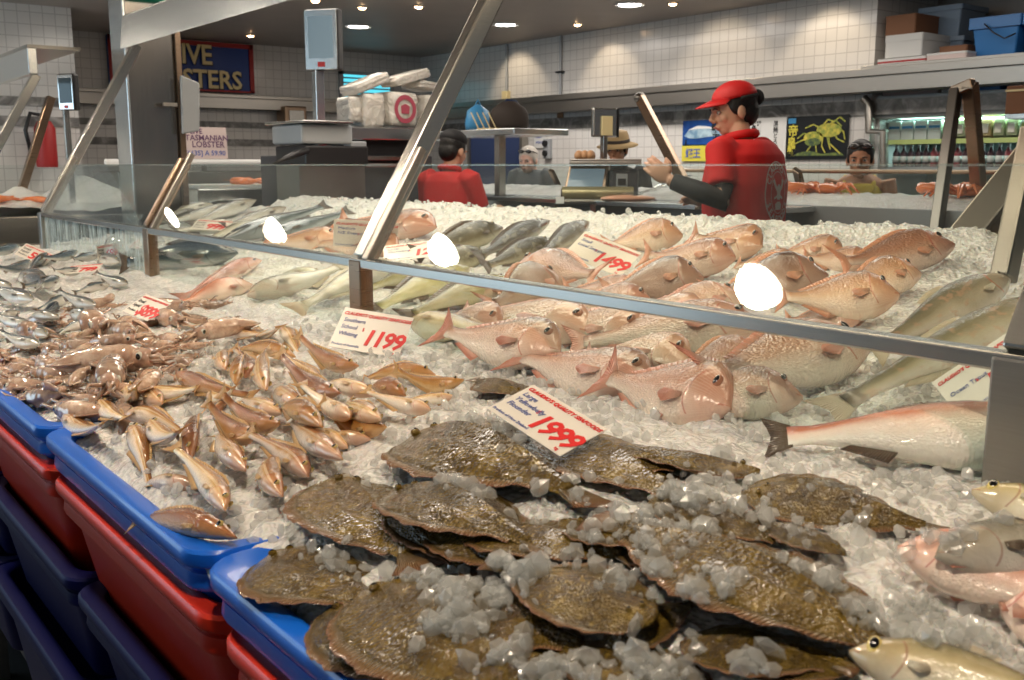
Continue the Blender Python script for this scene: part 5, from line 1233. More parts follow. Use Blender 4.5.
MB().box(.09, .16, -.075, -.06, .05, .16, 0, q).build('printer', 'grey_plastic', t, bevel=.004); MB().box(.10, .15, -.08, -.075, .09, .13, 0, q).build('printer_slot', 'black_plastic', t)
MB().box(-.20, .24, -.13, .17, .215, .235, 0, q).box(-.20, .24, -.13, -.12, .235, .25, 0, q).build('pan', 'steel_dark', t, bevel=.004)
c = atX(616, 112, 4.5); q2 = Matrix.Translation((q @ Vector((.02, .08, 0))))
px_ = q @ Vector((.015, .06, .235))
MB().box(px_.x - .017, px_.x + .017, px_.y - .017, px_.y + .017, px_.z, px_.z + .17).build('pole', 'steel', t, bevel=.003)
qd = Matrix.Translation((px_.x, px_.y, px_.z + .24)) @ Matrix.Rotation(-YAW + .35, 4, 'Z')
MB().box(-.085, .085, -.02, .02, -.09, .09, 0, qd).build('customer_display', 'steel', t, bevel=.01)
MB().box(-.03, .045, -.035, -.02, -.08, .04, 0, qd).build('display_bracket', 'cream', t, bevel=.004)
MB().box(.086, .094, -.025, .03, -.09, .09, 0, qd).build('display_edge', 'black_plastic', t, bevel=.003)
bq = q @ Vector((-.14, .0, .24)); simple('orange_brown', (.5, .28, .14), .4)
t = thing('seafood_bundle', 'tan striped clam like bundle on the left of the weighing pan', 'food', tuple(bq))
for k in range(3): MB().ell(bq + Vector((.03 * k, -.02 * k, .03)), .045, .03, .035, mx=Matrix.Rotation(.5, 3, 'Z')).build('piece', 'orange_brown', t, smooth=True)
a_, b_ = atX(562, 192, 4.26), atX(628, 191, 4.26)
simple('film_gold', (.42, .36, .20), .25, metal=.5)
r_ = .042; d_ = (RT * 1.0); ca = Vector((4.30, a_.y, 1.285 + r_)); cb = ca + Vector((.22, -.40, 0)).normalized() * .43
ca = atX(562, 192, 4.10); ca.z = 1.285 + r_; cb = ca + RT * .44
t = thing('film_roll', 'long roll of clear wrapping film on the service bench', 'roll', tuple((ca + cb) / 2 - Vector((0, 0, r_))))
MB().tube([ca, cb], r_, 20).build('film', 'film_gold', t, smooth='auto'); MB().tube([ca - RT * .006, ca + RT * .004], r_ * .72, 16).build('core', 'bag_brown', t, smooth='auto')
t = thing('film_cutter', 'white and steel film cutter tray holding the wrapping roll', 'tray', tuple((ca + cb) / 2 - Vector((0, 0, .04)))); q = frame_mx(ca - RT * .04 - Vector((0, 0, r_)), RT, FW)
MB().box(0, .62, -.06, .10, -.03, -.002, 0, q).build('tray', 'steel', t, bevel=.003); MB().box(0, .05, -.065, -.055, -.03, .012, 0, q).build('end_plate', 'white_plastic', t); MB().box(.05, .62, -.066, -.06, -.028, -.018, 0, q).build('blade', 'black_plastic', t)
# crumpled film with pinkish fish next to the roll
simple('fillet', (.80, .42, .28), .3, coat=.4, sss=.2)
c = atX(628, 193, 4.33); t = thing('fish_fillet', 'orange fillet wrapped in film right of the roll', 'food', (c.x, c.y, 1.285))
q = Matrix.Translation((c.x, c.y, 1.30)) @ Matrix.Rotation(-YAW, 4, 'Z'); mb = MB().ell((0, 0, 0), .17, .06, .022, 20, 8); mb.v = [q @ v for v in mb.v]; mb.build('fillet', 'fillet', t, smooth=True)
mb = MB(); nn = 16
for j in range(nn + 1):
    for i in range(nn + 1): x_, y_ = lerp(-.1, .42, i / nn), lerp(-.1, .22, j / nn); mb.v.append(q @ Vector((x_, y_, .03 + .10 * sst(.05, .4, x_) + .022 * nz(x_, y_, 12, 4))))
for j in range(nn):
    for i in range(nn): a = j * (nn + 1) + i; mb.f.append((a, a + 1, a + nn + 2, a + nn + 1)); mb.mi.append(0)
mb.build('film_sheet', 'plastic_film', t, smooth=True)
for (x, y) in ((790, 188), (808, 187), (826, 188)): p = atX(x, y, 5.05); crustacean('crab', 'orange crab on the far ice left of the woman in yellow', 'crabs on the far counter', Vector((p.x, p.y, 1.335)), 1.15, rnd.uniform(0, 6))
for (x, y) in ((962, 186), (972, 184)): p = atX(x, y, 5.05); crustacean('crab', 'red crab on the far ice beside the brown bar at the right', 'crabs by the right frame', Vector((p.x, p.y, 1.34)), 1.2, rnd.uniform(0, 6))

# ---- posters and fittings on the tiled wall
def xwall(y0, z0): return Matrix(((0, 0, -1, WX - .02), (-1, 0, 0, y0), (0, 1, 0, z0), (0, 0, 0, 1)))   # local x runs to the viewer's right
def poster(name, label, px, m_, fn=None, th=.006):
    A = atX(px[0], px[1], WX - .02); B = atX(px[2], px[3], WX - .02); mx = xwall(A.y, B.z); wd, h = A.y - B.y, A.z - B.z
    t = thing(name, label, 'poster', (WX - .01, (A.y + B.y) / 2, B.z)); MB().box(0, wd, 0, h, -th, 0, 0, mx).build('sheet', m_, t)
    if fn: fn(t, mx @ Matrix.Translation((0, 0, .003)), wd, h)
    return t
noisy('poster_blue', (.02, .10, .38), (.01, .05, .22), 8, .3, 0); simple('poster_yellow', (.70, .62, .08), .4); simple('poster_black', (.008, .01, .012), .3); noisy('crab_yellow', (.70, .60, .10), (.22, .30, .06), 26, .4, 0); noisy('crab_green', (.20, .26, .06), (.05, .09, .06), 30, .4, 0); noisy('fish_paint', (.50, .66, .74), (.16, .30, .45), 12, .4, 0)
def blob2(t, mx, name, m_, pts, z=0, parent=None):
    return MB().add([mx @ Vector((x, y, z)) for x, y in pts], [tuple(range(len(pts)))]).build(name, m_, t)
def tpoly(pts, r):  # thick polyline -> quads
    mb = []
    for a, b2 in zip(pts, pts[1:]):
        a, b2 = Vector(a), Vector(b2); d = (b2 - a).normalized(); n = Vector((-d.y, d.x)) * r; mb.append([a + n, a - n, b2 - n * .8, b2 + n * .8])
    return mb
def crab_art(t, mx, w, h):
    mb = MB()
    def el(cx, cy, rx, ry, z): mb.add([mx @ Vector((w * (cx + rx * math.cos(a)), h * (cy + ry * math.sin(a)), z)) for a in [2 * PI * k / 18 for k in range(18)]], [tuple(range(18))])
    el(.46, .50, .16, .14, .001); el(.70, .66, .20, .16, .001)
    for i, pts in enumerate([[(.55, .60), (.50, .35), (.52, .16)], [(.58, .7), (.45, .8), (.32, .72)], [(.74, .8), (.86, .95), (.95, .84)], [(.5, .5), (.42, .3), (.36, .18)], [(.66, .6), (.70, .4), (.74, .22)], [(.62, .6), (.60, .3), (.66, .14)], [(.70, .62), (.72, .36), (.84, .2), (.90, .12)], [(.78, .62), (.84, .46), (.95, .38)], [(.82, .72), (.93, .62), (.96, .44)], [(.45, .5), (.28, .44), (.16, .36)], [(.44, .56), (.30, .60), (.20, .48)], [(.60, .75), (.68, .9), (.8, .84)], [(.7, .78), (.8, .88), (.9, .74)]]):
        for qd_ in tpoly([(x * w, y * h) for x, y in pts], .011 * w): mb.add([mx @ Vector((p.x, p.y, .002 + .0004 * i)) for p in qd_], [(0, 1, 2, 3)])
    mb.build('crab_picture', 'crab_yellow', t)
    g = MB(); g.add([mx @ Vector((w * x, h * y, .0006)) for x, y in ((.14, .08), (.95, .08), (.9, .16), (.6, .12), (.4, .2), (.2, .14))], [(0, 1, 2, 3, 4, 5)]); g.add([mx @ Vector((w * (.45 + .13 * math.cos(a)), h * (.40 + .1 * math.sin(a)), .0034)) for a in [PI * k / 6 for k in range(12)]], [tuple(range(12))]); g.build('reef_picture', 'crab_green', t)
    MB().box(.03 * w, .16 * w, .84 * h, .96 * h, 0, .001, 0, mx).build('logo', 'bag_blue', t)
    text('character_print', [('帝', .03 * w, .56 * h, .30 * h, {}), ('皇', .03 * w, .32 * h, .24 * h, {}), ('蟹', .03 * w, .10 * h, .24 * h, {})], 0, 'poster_yellow', t, mx, bold=.002)
poster('wall_poster', 'black poster with a yellow king crab and yellow characters', (787, 117, 847, 159), 'poster_black', crab_art)
def fish_art(t, mx, w, h):
    pts = [(.04, .40), (.15, .66), (.35, .80), (.62, .72), (.86, .52), (.98, .30), (.80, .38), (.55, .34), (.3, .28), (.14, .30)]
    blob2(t, mx, 'whale_shape', 'fish_paint', [(x * w, y * h) for x, y in pts], .001)
    blob2(t, mx, 'sea_stripe', 'white_plastic', [(x * w, y * h) for x, y in ((.12, .62), (.3, .78), (.55, .74), (.75, .62), (.5, .66), (.3, .66))], .002)
    text('character_print', [('鮮', .60 * w, .50 * h, .42 * h, {}), ('王', .62 * w, .10 * h, .42 * h, {}), ('日', .05 * w, .14 * h, .14 * h, {}), ('本', .05 * w, .02 * h, .14 * h, {})], 0, 'ink_black', t, mx @ Matrix.Translation((0, 0, .002)), bold=.003)
poster('wall_poster', 'blue poster with a pale fish shape left of the man in red', (683, 121, 731, 145), 'poster_blue', fish_art)
poster('wall_poster', 'yellow poster with blue characters under the blue fish poster', (682, 145, 731, 161), 'poster_yellow', lambda t, mx, w, h: text('character_print', [('蝦王', .08 * w, .25 * h, .62 * h, {})], 0, 'card_blue', t, mx, bold=.003))
poster('wall_poster', 'white poster with columns of black characters right of the man in red', (742, 119, 786, 160), 'paper_white', lambda t, mx, w, h: (text('character_print', [(c_, .70 * w, (.80 - .14 * i) * h, .15 * h, {}) for i, c_ in enumerate('黒鮪とろづ')] + [('鮪', .22 * w, .60 * h, .30 * h, dict(bold=.003)), ('日本海', .28 * w, .88 * h, .07 * h, {})], 0, 'ink_black', t, mx)))
poster('wall_notice', 'white notice with two lines of print left of the wall socket', (534, 132, 546, 148), 'paper_white', lambda t, mx, w, h: text('print', [('FRESH', .15 * w, .62 * h, .2 * h, {}), ('TODAY', .15 * w, .28 * h, .2 * h, {})], 0, 'card_blue', t, mx, bold=.002))
for i, (x0, y0, x1, y1, m_) in enumerate(((522, 101, 536, 112, 'card_white'), (538, 101, 543, 110, 'sign_red'), (547, 101, 552, 109, 'cream'), (553, 100, 559, 110, 'sign_red'), (557, 111, 563, 118, 'steel_bronze'))):
    poster('wall_notice', 'small ' + ['white licence card', 'red sticker left of the cream one', 'cream sticker between two red ones', 'red sticker furthest right', 'brown box below the stickers'][i] + ' on the steel duct', (x0, y0, x1, y1), m_).location
    o = SC.objects[-1] if False else None
a_ = atX(549, 148, WX); t = thing('wall_socket', 'grey wall socket with two dark round outlets', 'socket', (WX - .03, a_.y, a_.z - .1))
MB().box(WX - .05, WX - .001, a_.y - .06, a_.y + .05, a_.z - .12, a_.z + .10).build('plate', 'grey_plastic', t, bevel=.008)
for dz in (.05, -.06): MB().tube([(WX - .075, a_.y, a_.z + dz), (WX - .05, a_.y, a_.z + dz)], .035, 12).build('outlet', 'black_plastic', t, smooth='auto')
for x, nm in ((508, 'left'), (562, 'right')):
    a_ = atX(x, 70, WX); t = thing('conduit', 'vertical grey conduit on the tiled wall, the %s one' % nm, 'pipe', (WX - .03, a_.y, 2.25))
    MB().tube([(WX - .02, a_.y, 2.25), (WX - .02, a_.y, CEIL)], .016, 10).build('pipe', 'grey_plastic', t, smooth='auto')
    MB().box(WX - .06, WX, a_.y - .05, a_.y + .05, 2.26 if nm == 'left' else 2.5, 2.36 if nm == 'left' else 2.52).build('junction_box', 'cream' if nm == 'left' else 'black_plastic', t, bevel=.006)
t = thing('conduit', 'dark bent pipe at the wall corner above the woman in yellow', 'pipe', (WX - .04, 4.75, 1.4))
a_ = atX(869, 104, WX - .05); MB().tube([a_ + Vector((0, .05, .05)), a_, a_ + Vector((0, -.02, -.22)), atX(884, 132, WX - .05), atX(884, 168, WX - .05)], .035, 10).build('pipe', 'steel_dark', t, smooth='auto')
t = thing('wall_unit', 'small bronze coloured box on the back wall below the duct', 'box', tuple(atY(292, 130, 11.3)))
a_, b_ = atY(281, 106, 11.3), atY(304, 129, 11.3); MB().box(a_.x, b_.x, 11.2, 11.45, b_.z, a_.z).build('box', 'steel_bronze', t, bevel=.02); MB().box(a_.x + .05, b_.x - .05, 11.18, 11.2, b_.z + .05, a_.z - .05).build('door', 'steel', t, bevel=.004)
# fire extinguisher
c = atY(46, 165, 9.8); t = thing('fire_extinguisher', 'red fire extinguisher with a black hose on the left tiled wall', 'fire extinguisher', (c.x, 9.75, 1.48))
MB().lathe([(.001, 0), (.085, 0), (.09, .02), (.09, .34), (.06, .40), (.03, .42), (.001, .42)], (c.x, 9.75, 1.48), 20).build('cylinder', 'sign_red', t, smooth='auto')
MB().box(c.x - .02, c.x + .02, 9.70, 9.76, 1.90, 1.96).build('valve', 'black_plastic', t); MB().tube([(c.x, 9.72, 1.93), (c.x - .12, 9.7, 1.95), (c.x - .17, 9.7, 1.8), (c.x - .14, 9.7, 1.62)], .018, 8).build('hose', 'black_plastic', t, smooth=True)
MB().box(c.x - .05, c.x + .05, 9.83, 9.88, 1.6, 1.8).build('wall_bracket', 'steel_dark', t)

# ---- refrigerated display in the recess
FXw = WX + .08
yl, yr = atX(879, 140, FXw).y, 2.6
t = thing('refrigerated_display', 'open refrigerated wall display lit cyan with two product shelves', 'refrigerator', (FXw + .4, 3.8, 0))
simple('fridge_inner', (.30, .42, .40), .4)
MB().box(FXw, FXw + .8, yl, yl + .05, 0, 2.06).build('side_wall', 'white_plastic', t, bevel=.004)
MB().box(FXw + .75, FXw + .8, yr, yl, 0, 2.0).build('back_wall', 'fridge_inner', t)
MB().box(FXw - .03, FXw + .8, yr, yl + .04, 1.87, 2.05).build('canopy', 'white_plastic', t, bevel=.01)
MB().box(FXw, FXw + .8, yr, yl, 0, 1.05).build('base', 'fridge_inner', t, bevel=.01)
S1z = atX(940, 139, FXw).z; S2z = atX(940, 167, FXw).z
simple('shelf_label', (.50, .62, .22), .5)
for z in (S1z, S2z):
    MB().box(FXw + .05, FXw + .78, yr, yl, z - .02, z).build('shelf', 'steel_bright', t); MB().box(FXw + .04, FXw + .05, yr, yl, z - .035, z + .002).build('price_strip', 'shelf_label' if z == S1z else 'grey_plastic', t)
area('fridge_tube', (FXw + .15, 3.7, 1.86), .08, 9, (.62, 1, .92), (0, 0, 0), 1.9)
area('fridge_tube', (FXw + .2, 3.7, S1z - .03), .05, 3.5, (.62, 1, .92), (0, 0, 0), 1.9)
rnd = random.Random(4)
PK = [simple('packet_a', (.62, .70, .66), .3), simple('packet_b', (.45, .50, .30), .3), simple('packet_c', (.50, .12, .08), .35), simple('packet_d', (.58, .45, .22), .35)]
simple('bottle_dark', (.05, .02, .03), .2, coat=.5); simple('bottle_red', (.25, .05, .06), .2, coat=.5); simple('bottle_teal', (.02, .35, .34), .2, coat=.5); simple('bottle_cap', (.5, .5, .5), .4)
y = yl - .07; k = 0
while y > yr + .1:
    first = k < 4; hw = .058 if first else .05; zz = S1z + .001
    if first:
        t = thing('white_carton', 'white carton at the left end of the upper fridge shelf', 'carton', (FXw + .2, y, zz), 'white cartons on the upper fridge shelf')
        MB().box(FXw + .1, FXw + .26, y - hw * .93, y + hw * .93, zz, zz + .15).build('carton', 'packet_a', t, bevel=.004); MB().box(FXw + .099, FXw + .1, y - hw * .8, y + hw * .8, zz + .09, zz + .11).build('print', 'bag_blue', t)
    else:
        m_ = ['packet_b', 'packet_b', 'packet_a', 'packet_d'][k % 4] if y > 3.55 else ['packet_c', 'packet_d'][k % 2]
        col = {'packet_b': 'green', 'packet_a': 'pale', 'packet_d': 'tan', 'packet_c': 'red'}[m_]
        t = thing('food_packet', '%s food packet standing on the upper fridge shelf' % col, 'packet', (FXw + .2, y, zz), '%s packets on the upper fridge shelf' % col)
        mb = MB(); mb.loft([rrect(FXw + .14 - d * .1, FXw + .18 + d * .1, y - hw * .85, y + hw * .85, .01, zz + h_) for h_, d in ((0, .1), (.02, .4), (.08, .5), (.14, .3), (.16, .0))]); mb.build('pouch', m_, t, smooth='auto')
        MB().box(FXw + .085, FXw + .092, y - hw * .5, y + hw * .5, zz + .04, zz + .11).build('label_patch', 'card_white' if m_ != 'packet_a' else 'shelf_label', t)
    y -= hw * 2; k += 1
y = yl - .08; k = 0
while y > yr + .1:
    m_ = 'bottle_dark' if k % 9 < 5 else 'bottle_red'
    if 18 <= k <= 19: m_ = 'bottle_teal'
    col = {'bottle_dark': 'dark', 'bottle_red': 'reddish', 'bottle_teal': 'teal'}[m_]; zz = S2z + .001; x = FXw + .14
    t = thing('sauce_bottle', '%s sauce bottle on the lower fridge shelf' % col, 'bottle', (x, y, zz), '%s bottles on the lower fridge shelf' % col)
    gb_ = MB().lathe([(.001, 0), (.026, 0), (.028, .01), (.028, .11), (.012, .14), (.011, .16), (.001, .16)], (x, y, zz), 12).build('glass_body', m_, t, smooth='auto')
    MB().lathe([(.0135, .15), (.0135, .175), (.001, .175)], (x, y, zz), 12).build('cap', 'bottle_cap', gb_, smooth='auto'); MB().lathe([(.0288, .035), (.0288, .085)], (x, y, zz), 12).build('paper_label', 'packet_a', gb_, smooth=True)
    y -= .066; k += 1
# ledge above and the boxes on it
t = thing('storage_ledge', 'long ledge over the refrigerator carrying boxes and tubs', 'ledge', (WX + .3, 3.5, 2.2)); MB().box(WX - .2, WX + .88, 2.4, RY - .01, 2.252, 2.275).build('board', 'steel_dark', t, bevel=.003); MB().box(WX + .8, WX + .86, 2.4, RY - .02, 2.15, 2.25).build('rear_support', 'steel_dark', t)
LZ = 2.277
def onledge(px0, px1, X): a = atX(px0, 60, X); b2 = atX(px1, 60, X); return b2.y, a.y
simple('foam', (.62, .62, .60), .6); simple('carton_brown', (.22, .10, .05), .7); simple('tub_sky', (.03, .16, .42), .35); simple('tub_grey', (.20, .27, .36), .45)
def box_at(name, label, m_, px0, px1, X, dx, z0, h, taper=0, parts=(), cat='box'):
    y0, y1 = onledge(px0, px1, X); t = thing(name, label, cat, (X + dx / 2, (y0 + y1) / 2, z0)); mb = MB()
    mb.loft([rrect(X + taper, X + dx - taper, y0 + taper, y1 - taper, .015, z0), rrect(X, X + dx, y0, y1, .015, z0 + h)]); mb.build('body', m_, t, smooth='auto')
    for nm, mm_, z_a, z_b, o_ in parts: MB().loft([rrect(X - o_, X + dx + o_, y0 - o_, y1 + o_, .015, z0 + z_a), rrect(X - o_, X + dx + o_, y0 - o_, y1 + o_, .015, z0 + z_b)]).build(nm, mm_, t, smooth='auto')
    return t
box_at('flat_box', 'flat white box with red print at the left of the ledge', 'foam', 877, 925, WX - .12, .35, LZ, .045, parts=[('red_print', 'sign_red', .012, .026, .001)])
box_at('flat_box', 'flat pinkish box lying right of the red printed one', 'pink_card', 926, 966, WX - .12, .35, LZ, .05, parts=[('lid', 'foam', .04, .055, .003)])
box_at('foam_box', 'white polystyrene box on the flat boxes', 'foam', 884, 921, WX - .05, .5, LZ + .058, .17, parts=[('lid', 'foam', .12, .172, .004)])
box_at('cardboard_box', 'brown cardboard box on top of the white foam box', 'carton_brown', 883, 913, WX + .02, .35, LZ + .235, .15, parts=[('flap', 'carton_brown', .145, .155, .004)])
box_at('crate', 'grey blue crate behind the brown cardboard box, upper of the stack', 'tub_grey', 916, 958, WX + .35, .4, LZ + .23, .24, .03, parts=[('rim', 'tub_grey', .20, .24, .01)])
box_at('crate', 'grey blue crate under the upper crate', 'tub_grey', 920, 962, WX + .35, .42, LZ + .01, .215, .03, parts=[('rim', 'tub_grey', .18, .215, .01)])
box_at('cardboard_box', 'low dark brown box between foam box and blue tub', 'carton_brown', 938, 966, WX + .08, .25, LZ, .12, parts=[('flap', 'carton_brown', .115, .122, .003)])
tb = box_at('blue_crate', 'bright blue tub with a black carrying handle on the ledge', 'tub_sky', 968, 1017, WX - .02, .45, LZ, .29, .04, parts=[('rim', 'tub_sky', .21, .29, .012)], cat='tub')
y0, y1 = onledge(968, 1017, WX - .02); MB().tube([(WX - .05, y1 - .12, LZ + .24), (WX - .07, y1 - .2, LZ + .17), (WX - .07, y0 + .08, LZ + .12), (WX - .05, y0 + .01, LZ + .15)], .006, 6).build('handle', 'black_plastic', tb, smooth=True)
box_at('blue_crate', 'blue tub cut by the right edge of the picture', 'tub_sky', 1021, 1070, WX - .02, .45, LZ, .29, .04, parts=[('rim', 'tub_sky', .21, .29, .012)], cat='tub')
CZ1 = 2.05 + .002
def under(name, label, m_, px0, px1, X, dx, z0, h, parts=()): return box_at(name, label, m_, px0, px1, X, dx, z0, h, 0, parts)
under('flat_box', 'long pinkish flat carton lying on the refrigerator canopy, left', 'pink_card', 884, 940, WX + .12, .3, CZ1, .06, [('lid', 'pink_card', .055, .062, .002)])
under('flat_box', 'white flat carton on the refrigerator canopy, right of the pinkish one', 'foam', 943, 966, WX + .12, .3, CZ1, .07, [('lid', 'foam', .06, .072, .002)])
under('blue_crate', 'blue crate squeezed between canopy and duct', 'tub_sky', 975, 1003, WX + .12, .3, CZ1, .085, [('rim', 'tub_sky', .07, .085, .002)])
c = atX(1016, 100, 5.3); t = thing('cardboard_box', 'brown cardboard box at the right edge in front of the duct', 'box', (5.4, c.y, c.z - .1))
a_, b_ = atX(1007, 84, 5.3), atX(1060, 118, 5.3); MB().box(5.3, 5.6, b_.y, a_.y, b_.z + .03, a_.z - .01).build('body', 'carton_brown', t, bevel=.004); MB().box(5.29, 5.3, b_.y, a_.y, a_.z - .04, a_.z - .03).build('tape', 'cream', t)
t2 = thing('box_stand', 'steel stand carrying the brown box at the right edge', 'stand', (5.45, c.y, 1.24)); MB().box(5.3, 5.6, b_.y, a_.y, b_.z + .005, b_.z + .028).build('plate', 'steel', t2); MB().box(5.42, 5.48, b_.y + .04, b_.y + .1, 0, b_.z + .005).build('post', 'steel', t2)

# clear bag behind the streaky glass
c = hit(118, 262, .03); t = thing('ice_bag', 'clear knotted plastic bag of ice behind the streaky wet glass', 'bag', (c.x, c.y, c.z - .03))
mb = MB(); mb.lathe([(.001, 0), (.10, .0), (.13, .05), (.10, .11), (.03, .15), (.012, .165), (.04, .20), (.001, .20)], (c.x + .1, c.y + .1, c.z - .03), 18); mb.v = [v + Vector((.012 * nz(v.x, v.y + v.z, 20, 2), .012 * nz(v.x + v.z, v.y, 22, 4), 0)) for v in mb.v]; mb.build('film', 'plastic_film', t, smooth=True)
rnd = random.Random(2); mb = MB()
for _ in range(120):
    a, r_ = rnd.uniform(0, 6.28), rnd.uniform(0, .085); chunk(mb, Vector((c.x + .1 + r_ * math.cos(a), c.y + .1 + r_ * math.sin(a), c.z - .02 + rnd.uniform(0, .10) * (1 - r_ / .12))), rnd.uniform(.008, .014), rnd)
tag(mb.build('ice_filling', 'ice_chunk', t), kind='stuff')
# ================================================================ PEOPLE
def rough_noise(k, c, sc=40, rough=.7, bs=.4, sss=0):
    m = mat(k, c, rough, sss=sss); N, L, b = NT(m); v = coord(N); bump(N, L, b, noise_node(N, L, v, sc, 3), bs, .01)
    L.new(ramp(N, L, noise_node(N, L, v, 7, 3), [(.3, tuple(x * .85 for x in c)), (.7, c)]), b.inputs['Base Color']); M[k] = m
rough_noise('skin_a', (.62, .36, .24), 30, .5, .05, .15); rough_noise('skin_b', (.50, .25, .15), 30, .5, .05, .15); rough_noise('skin_pale', (.66, .42, .34), 30, .5, .05, .15)
rough_noise('shirt_red', (.60, .012, .012), 9, .75, .35); rough_noise('cap_red', (.58, .010, .010), 30, .6, .1); rough_noise('cloth_black', (.012, .012, .014), 14, .7, .3)
rough_noise('cloth_grey', (.12, .12, .13), 14, .8, .3); rough_noise('cloth_yellow', (.70, .52, .08), 14, .7, .3); rough_noise('hair_black', (.010, .009, .009), 60, .5, .4); rough_noise('hair_white', (.50, .47, .42), 60, .6, .4)
rough_noise('apron_green', (.03, .09, .08), 12, .7, .3); rough_noise('straw', (.42, .30, .15), 60, .8, .4); rough_noise('net', (.015, .015, .015), 90, .8, .9); rough_noise('lips', (.45, .14, .11), 20, .4, .05)
simple('eye_white', (.42, .38, .34), .3); simple('shades', (.02, .015, .015), .1, coat=1)
def remesh(mb, name, m_, parent, voxel, smooth=4):
    o = mb.build(name, m_, parent, smooth=True, local=True)
    r = o.modifiers.new('r', 'REMESH'); r.mode = 'VOXEL'; r.voxel_size = voxel; r.use_smooth_shade = True
    if smooth: s = o.modifiers.new('s', 'SMOOTH'); s.factor = .5; s.iterations = smooth
    return o
def V(*a): return Vector(a)
def person(label, loc, yaw, scale, skin, shirt, head_yaw=0, head_pitch=0, arms=None, bulk=1.0, drop=0, sleeve=.62, hair='hair_black', neck_cut='polo', female=False, long_hair=False, trousers='cloth_black', group=None):
    r = thing('person', label, 'person', loc); r.rotation_euler = (0, 0, yaw); r.scale = (scale,) * 3
    HC = V(0, .045 + drop * .6, 1.605 - drop)                                            # head centre
    HR = Matrix.Translation(HC) @ Matrix.Rotation(head_yaw, 4, 'Z') @ Matrix.Rotation(head_pitch, 4, 'X')
    h3 = HR.to_3x3()
    b = MB()
    E_ = lambda c, x, y, z: b.ell(HR @ V(*c), x, y, z, 18, 12, mx=h3)
    E_((0, -.012, .025), .074, .092, .088); E_((0, .018, -.025), .060, .072, .085); E_((0, .052, -.075), .034, .030, .028); E_((0, .02, -.055), .052, .055, .045)
    E_((0, .085, .020), .045, .016, .012)                             # brow
    b.tube([HR @ V(0, .088, .018), HR @ V(0, .103, -.008), HR @ V(0, .112, -.028)], [.008, .011, .014], 8); E_((.011, .100, -.032), .009, .01, .008); E_((-.011, .100, -.032), .009, .01, .008)
    E_((.032, .060, -.022), .024, .022, .026); E_((-.032, .060, -.022), .024, .022, .026)       # cheeks
    E_((0, .086, -.060), .022, .014, .012)                            # mouth mound
    for s in (1, -1):
        b.ell(HR @ V(s * .075, -.008, -.012), .010, .020, .032, 12, 8, mx=h3)
    sw = .185 if not female else .16
    b.tube([V(0, .02, 1.54), V(0, .0, 1.47), V(0, -.01, 1.40)], [.048, .052, .075], 14)
    for z, wx, wy in ((1.38, .15, .085), (1.25, .145, .095), (1.10, .125, .09), (.98, .135, .095), (.90, .145, .10)): b.ell((0, -.005, z), wx, wy, .09)
    for s in (1, -1):
        b.tube([V(s * .08, 0, .92), V(s * .095, .01, .5), V(s * .1, -.01, .09)], [.085, .056, .038], 12); b.ell((s * .1, .05, .045), .045, .12, .04)
    arms = arms or {}
    sh = MB(); sl = {}
    for s in (1, -1):
        S = V(s * sw, -.01, 1.425); el, wr, fd, palm = arms.get(s, (V(s * .235, -.03, 1.13), V(s * .23, .10, .92), V(0, .2, -1), V(0, 0, 1)))
        el, wr = Vector(el), Vector(wr); fd = Vector(fd).normalized()
        b.tube([S, S.lerp(el, .5), el, el.lerp(wr, .35), wr], [.052, .043, .038, .036, .026], 12)
        pn = Vector(palm); pn = (pn - fd * pn.dot(fd)).normalized(); sd = fd.cross(pn)
        pc = wr + fd * .045; q = Matrix((sd, fd, pn)).transposed(); b.ell(pc, .042, .052, .016, 12, 8, mx=q)
        for k in range(4):
            o_ = (k - 1.5) * .021; ln = (.062, .072, .068, .052)[k]; p0 = wr + fd * .08 + sd * o_; p1 = p0 + fd * ln * .5 + pn * .008; p2 = p1 + (fd * .7 + pn * .7).normalized() * ln * .45
            b.tube([wr + fd * .05 + sd * o_, p0, p1, p2], [.0095, .0088, .008, .0065], 8)
        th = sd * (-.036); t0 = wr + fd * .02 + th * .8; b.tube([t0, t0 + th * .7 + fd * .025, t0 + th * .9 + fd * .055 + pn * .012], [.014, .012, .009], 8)
        e2 = S.lerp(el, sleeve)
        if sleeve > .2: sh.tube([S + V(-s * .05, 0, .01), S, S.lerp(el, .35), e2], [.065, .070, .066, .064], 14)
        sl[s] = (S, el, wr, e2)
    remesh(b, 'body', skin, r, .0048 if bulk > 1 else .0065, 5)
    top = 1.46 if neck_cut == 'polo' else 1.40
    prof = [(1.475, .075, .066), (1.455, .12, .085), (1.41, .185 if not female else .14, .105), (1.28, .195 if not female else .155, .125), (1.15, .18 if not female else .14, .125), (1.02, .18 if not female else .15, .125), (.90, .19 if not female else .17, .13), (.84, .19, .13)]
    if neck_cut == 'tank': prof = [(1.405, .115, .088), (1.39, .13, .10)] + prof[3:]
    rings = [[V(x * (1 + (bulk - 1) * .4) * abs(math.cos(a)) ** .8 * math.copysign(1, math.cos(a)), y * bulk * math.sin(a) - .008 - .05 * (bulk - 1), z) for a in [2 * PI * k / 24 for k in range(24)]] for z, x, y in prof]
    sh.loft(rings)
    shirt_o = remesh(sh, 'shirt', shirt, r, .011, 3)
    if neck_cut == 'polo':
        MB().tube([V(.064 * math.cos(a), .002 + .062 * math.sin(a), 1.492 - .012 * math.sin(a)) for a in [2 * PI * k / 20 for k in range(21)]], .019, 8).build('collar', shirt, shirt_o, smooth=True, local=True)
    if neck_cut == 'tank':
        for s in (1, -1): MB().tube([V(s * .07, .088, 1.32), V(s * .085, .06, 1.40), V(s * .085, 0, 1.445), V(s * .08, -.07, 1.36)], [.016, .014, .013, .016], 8).build('strap', shirt, shirt_o, smooth=True, local=True)
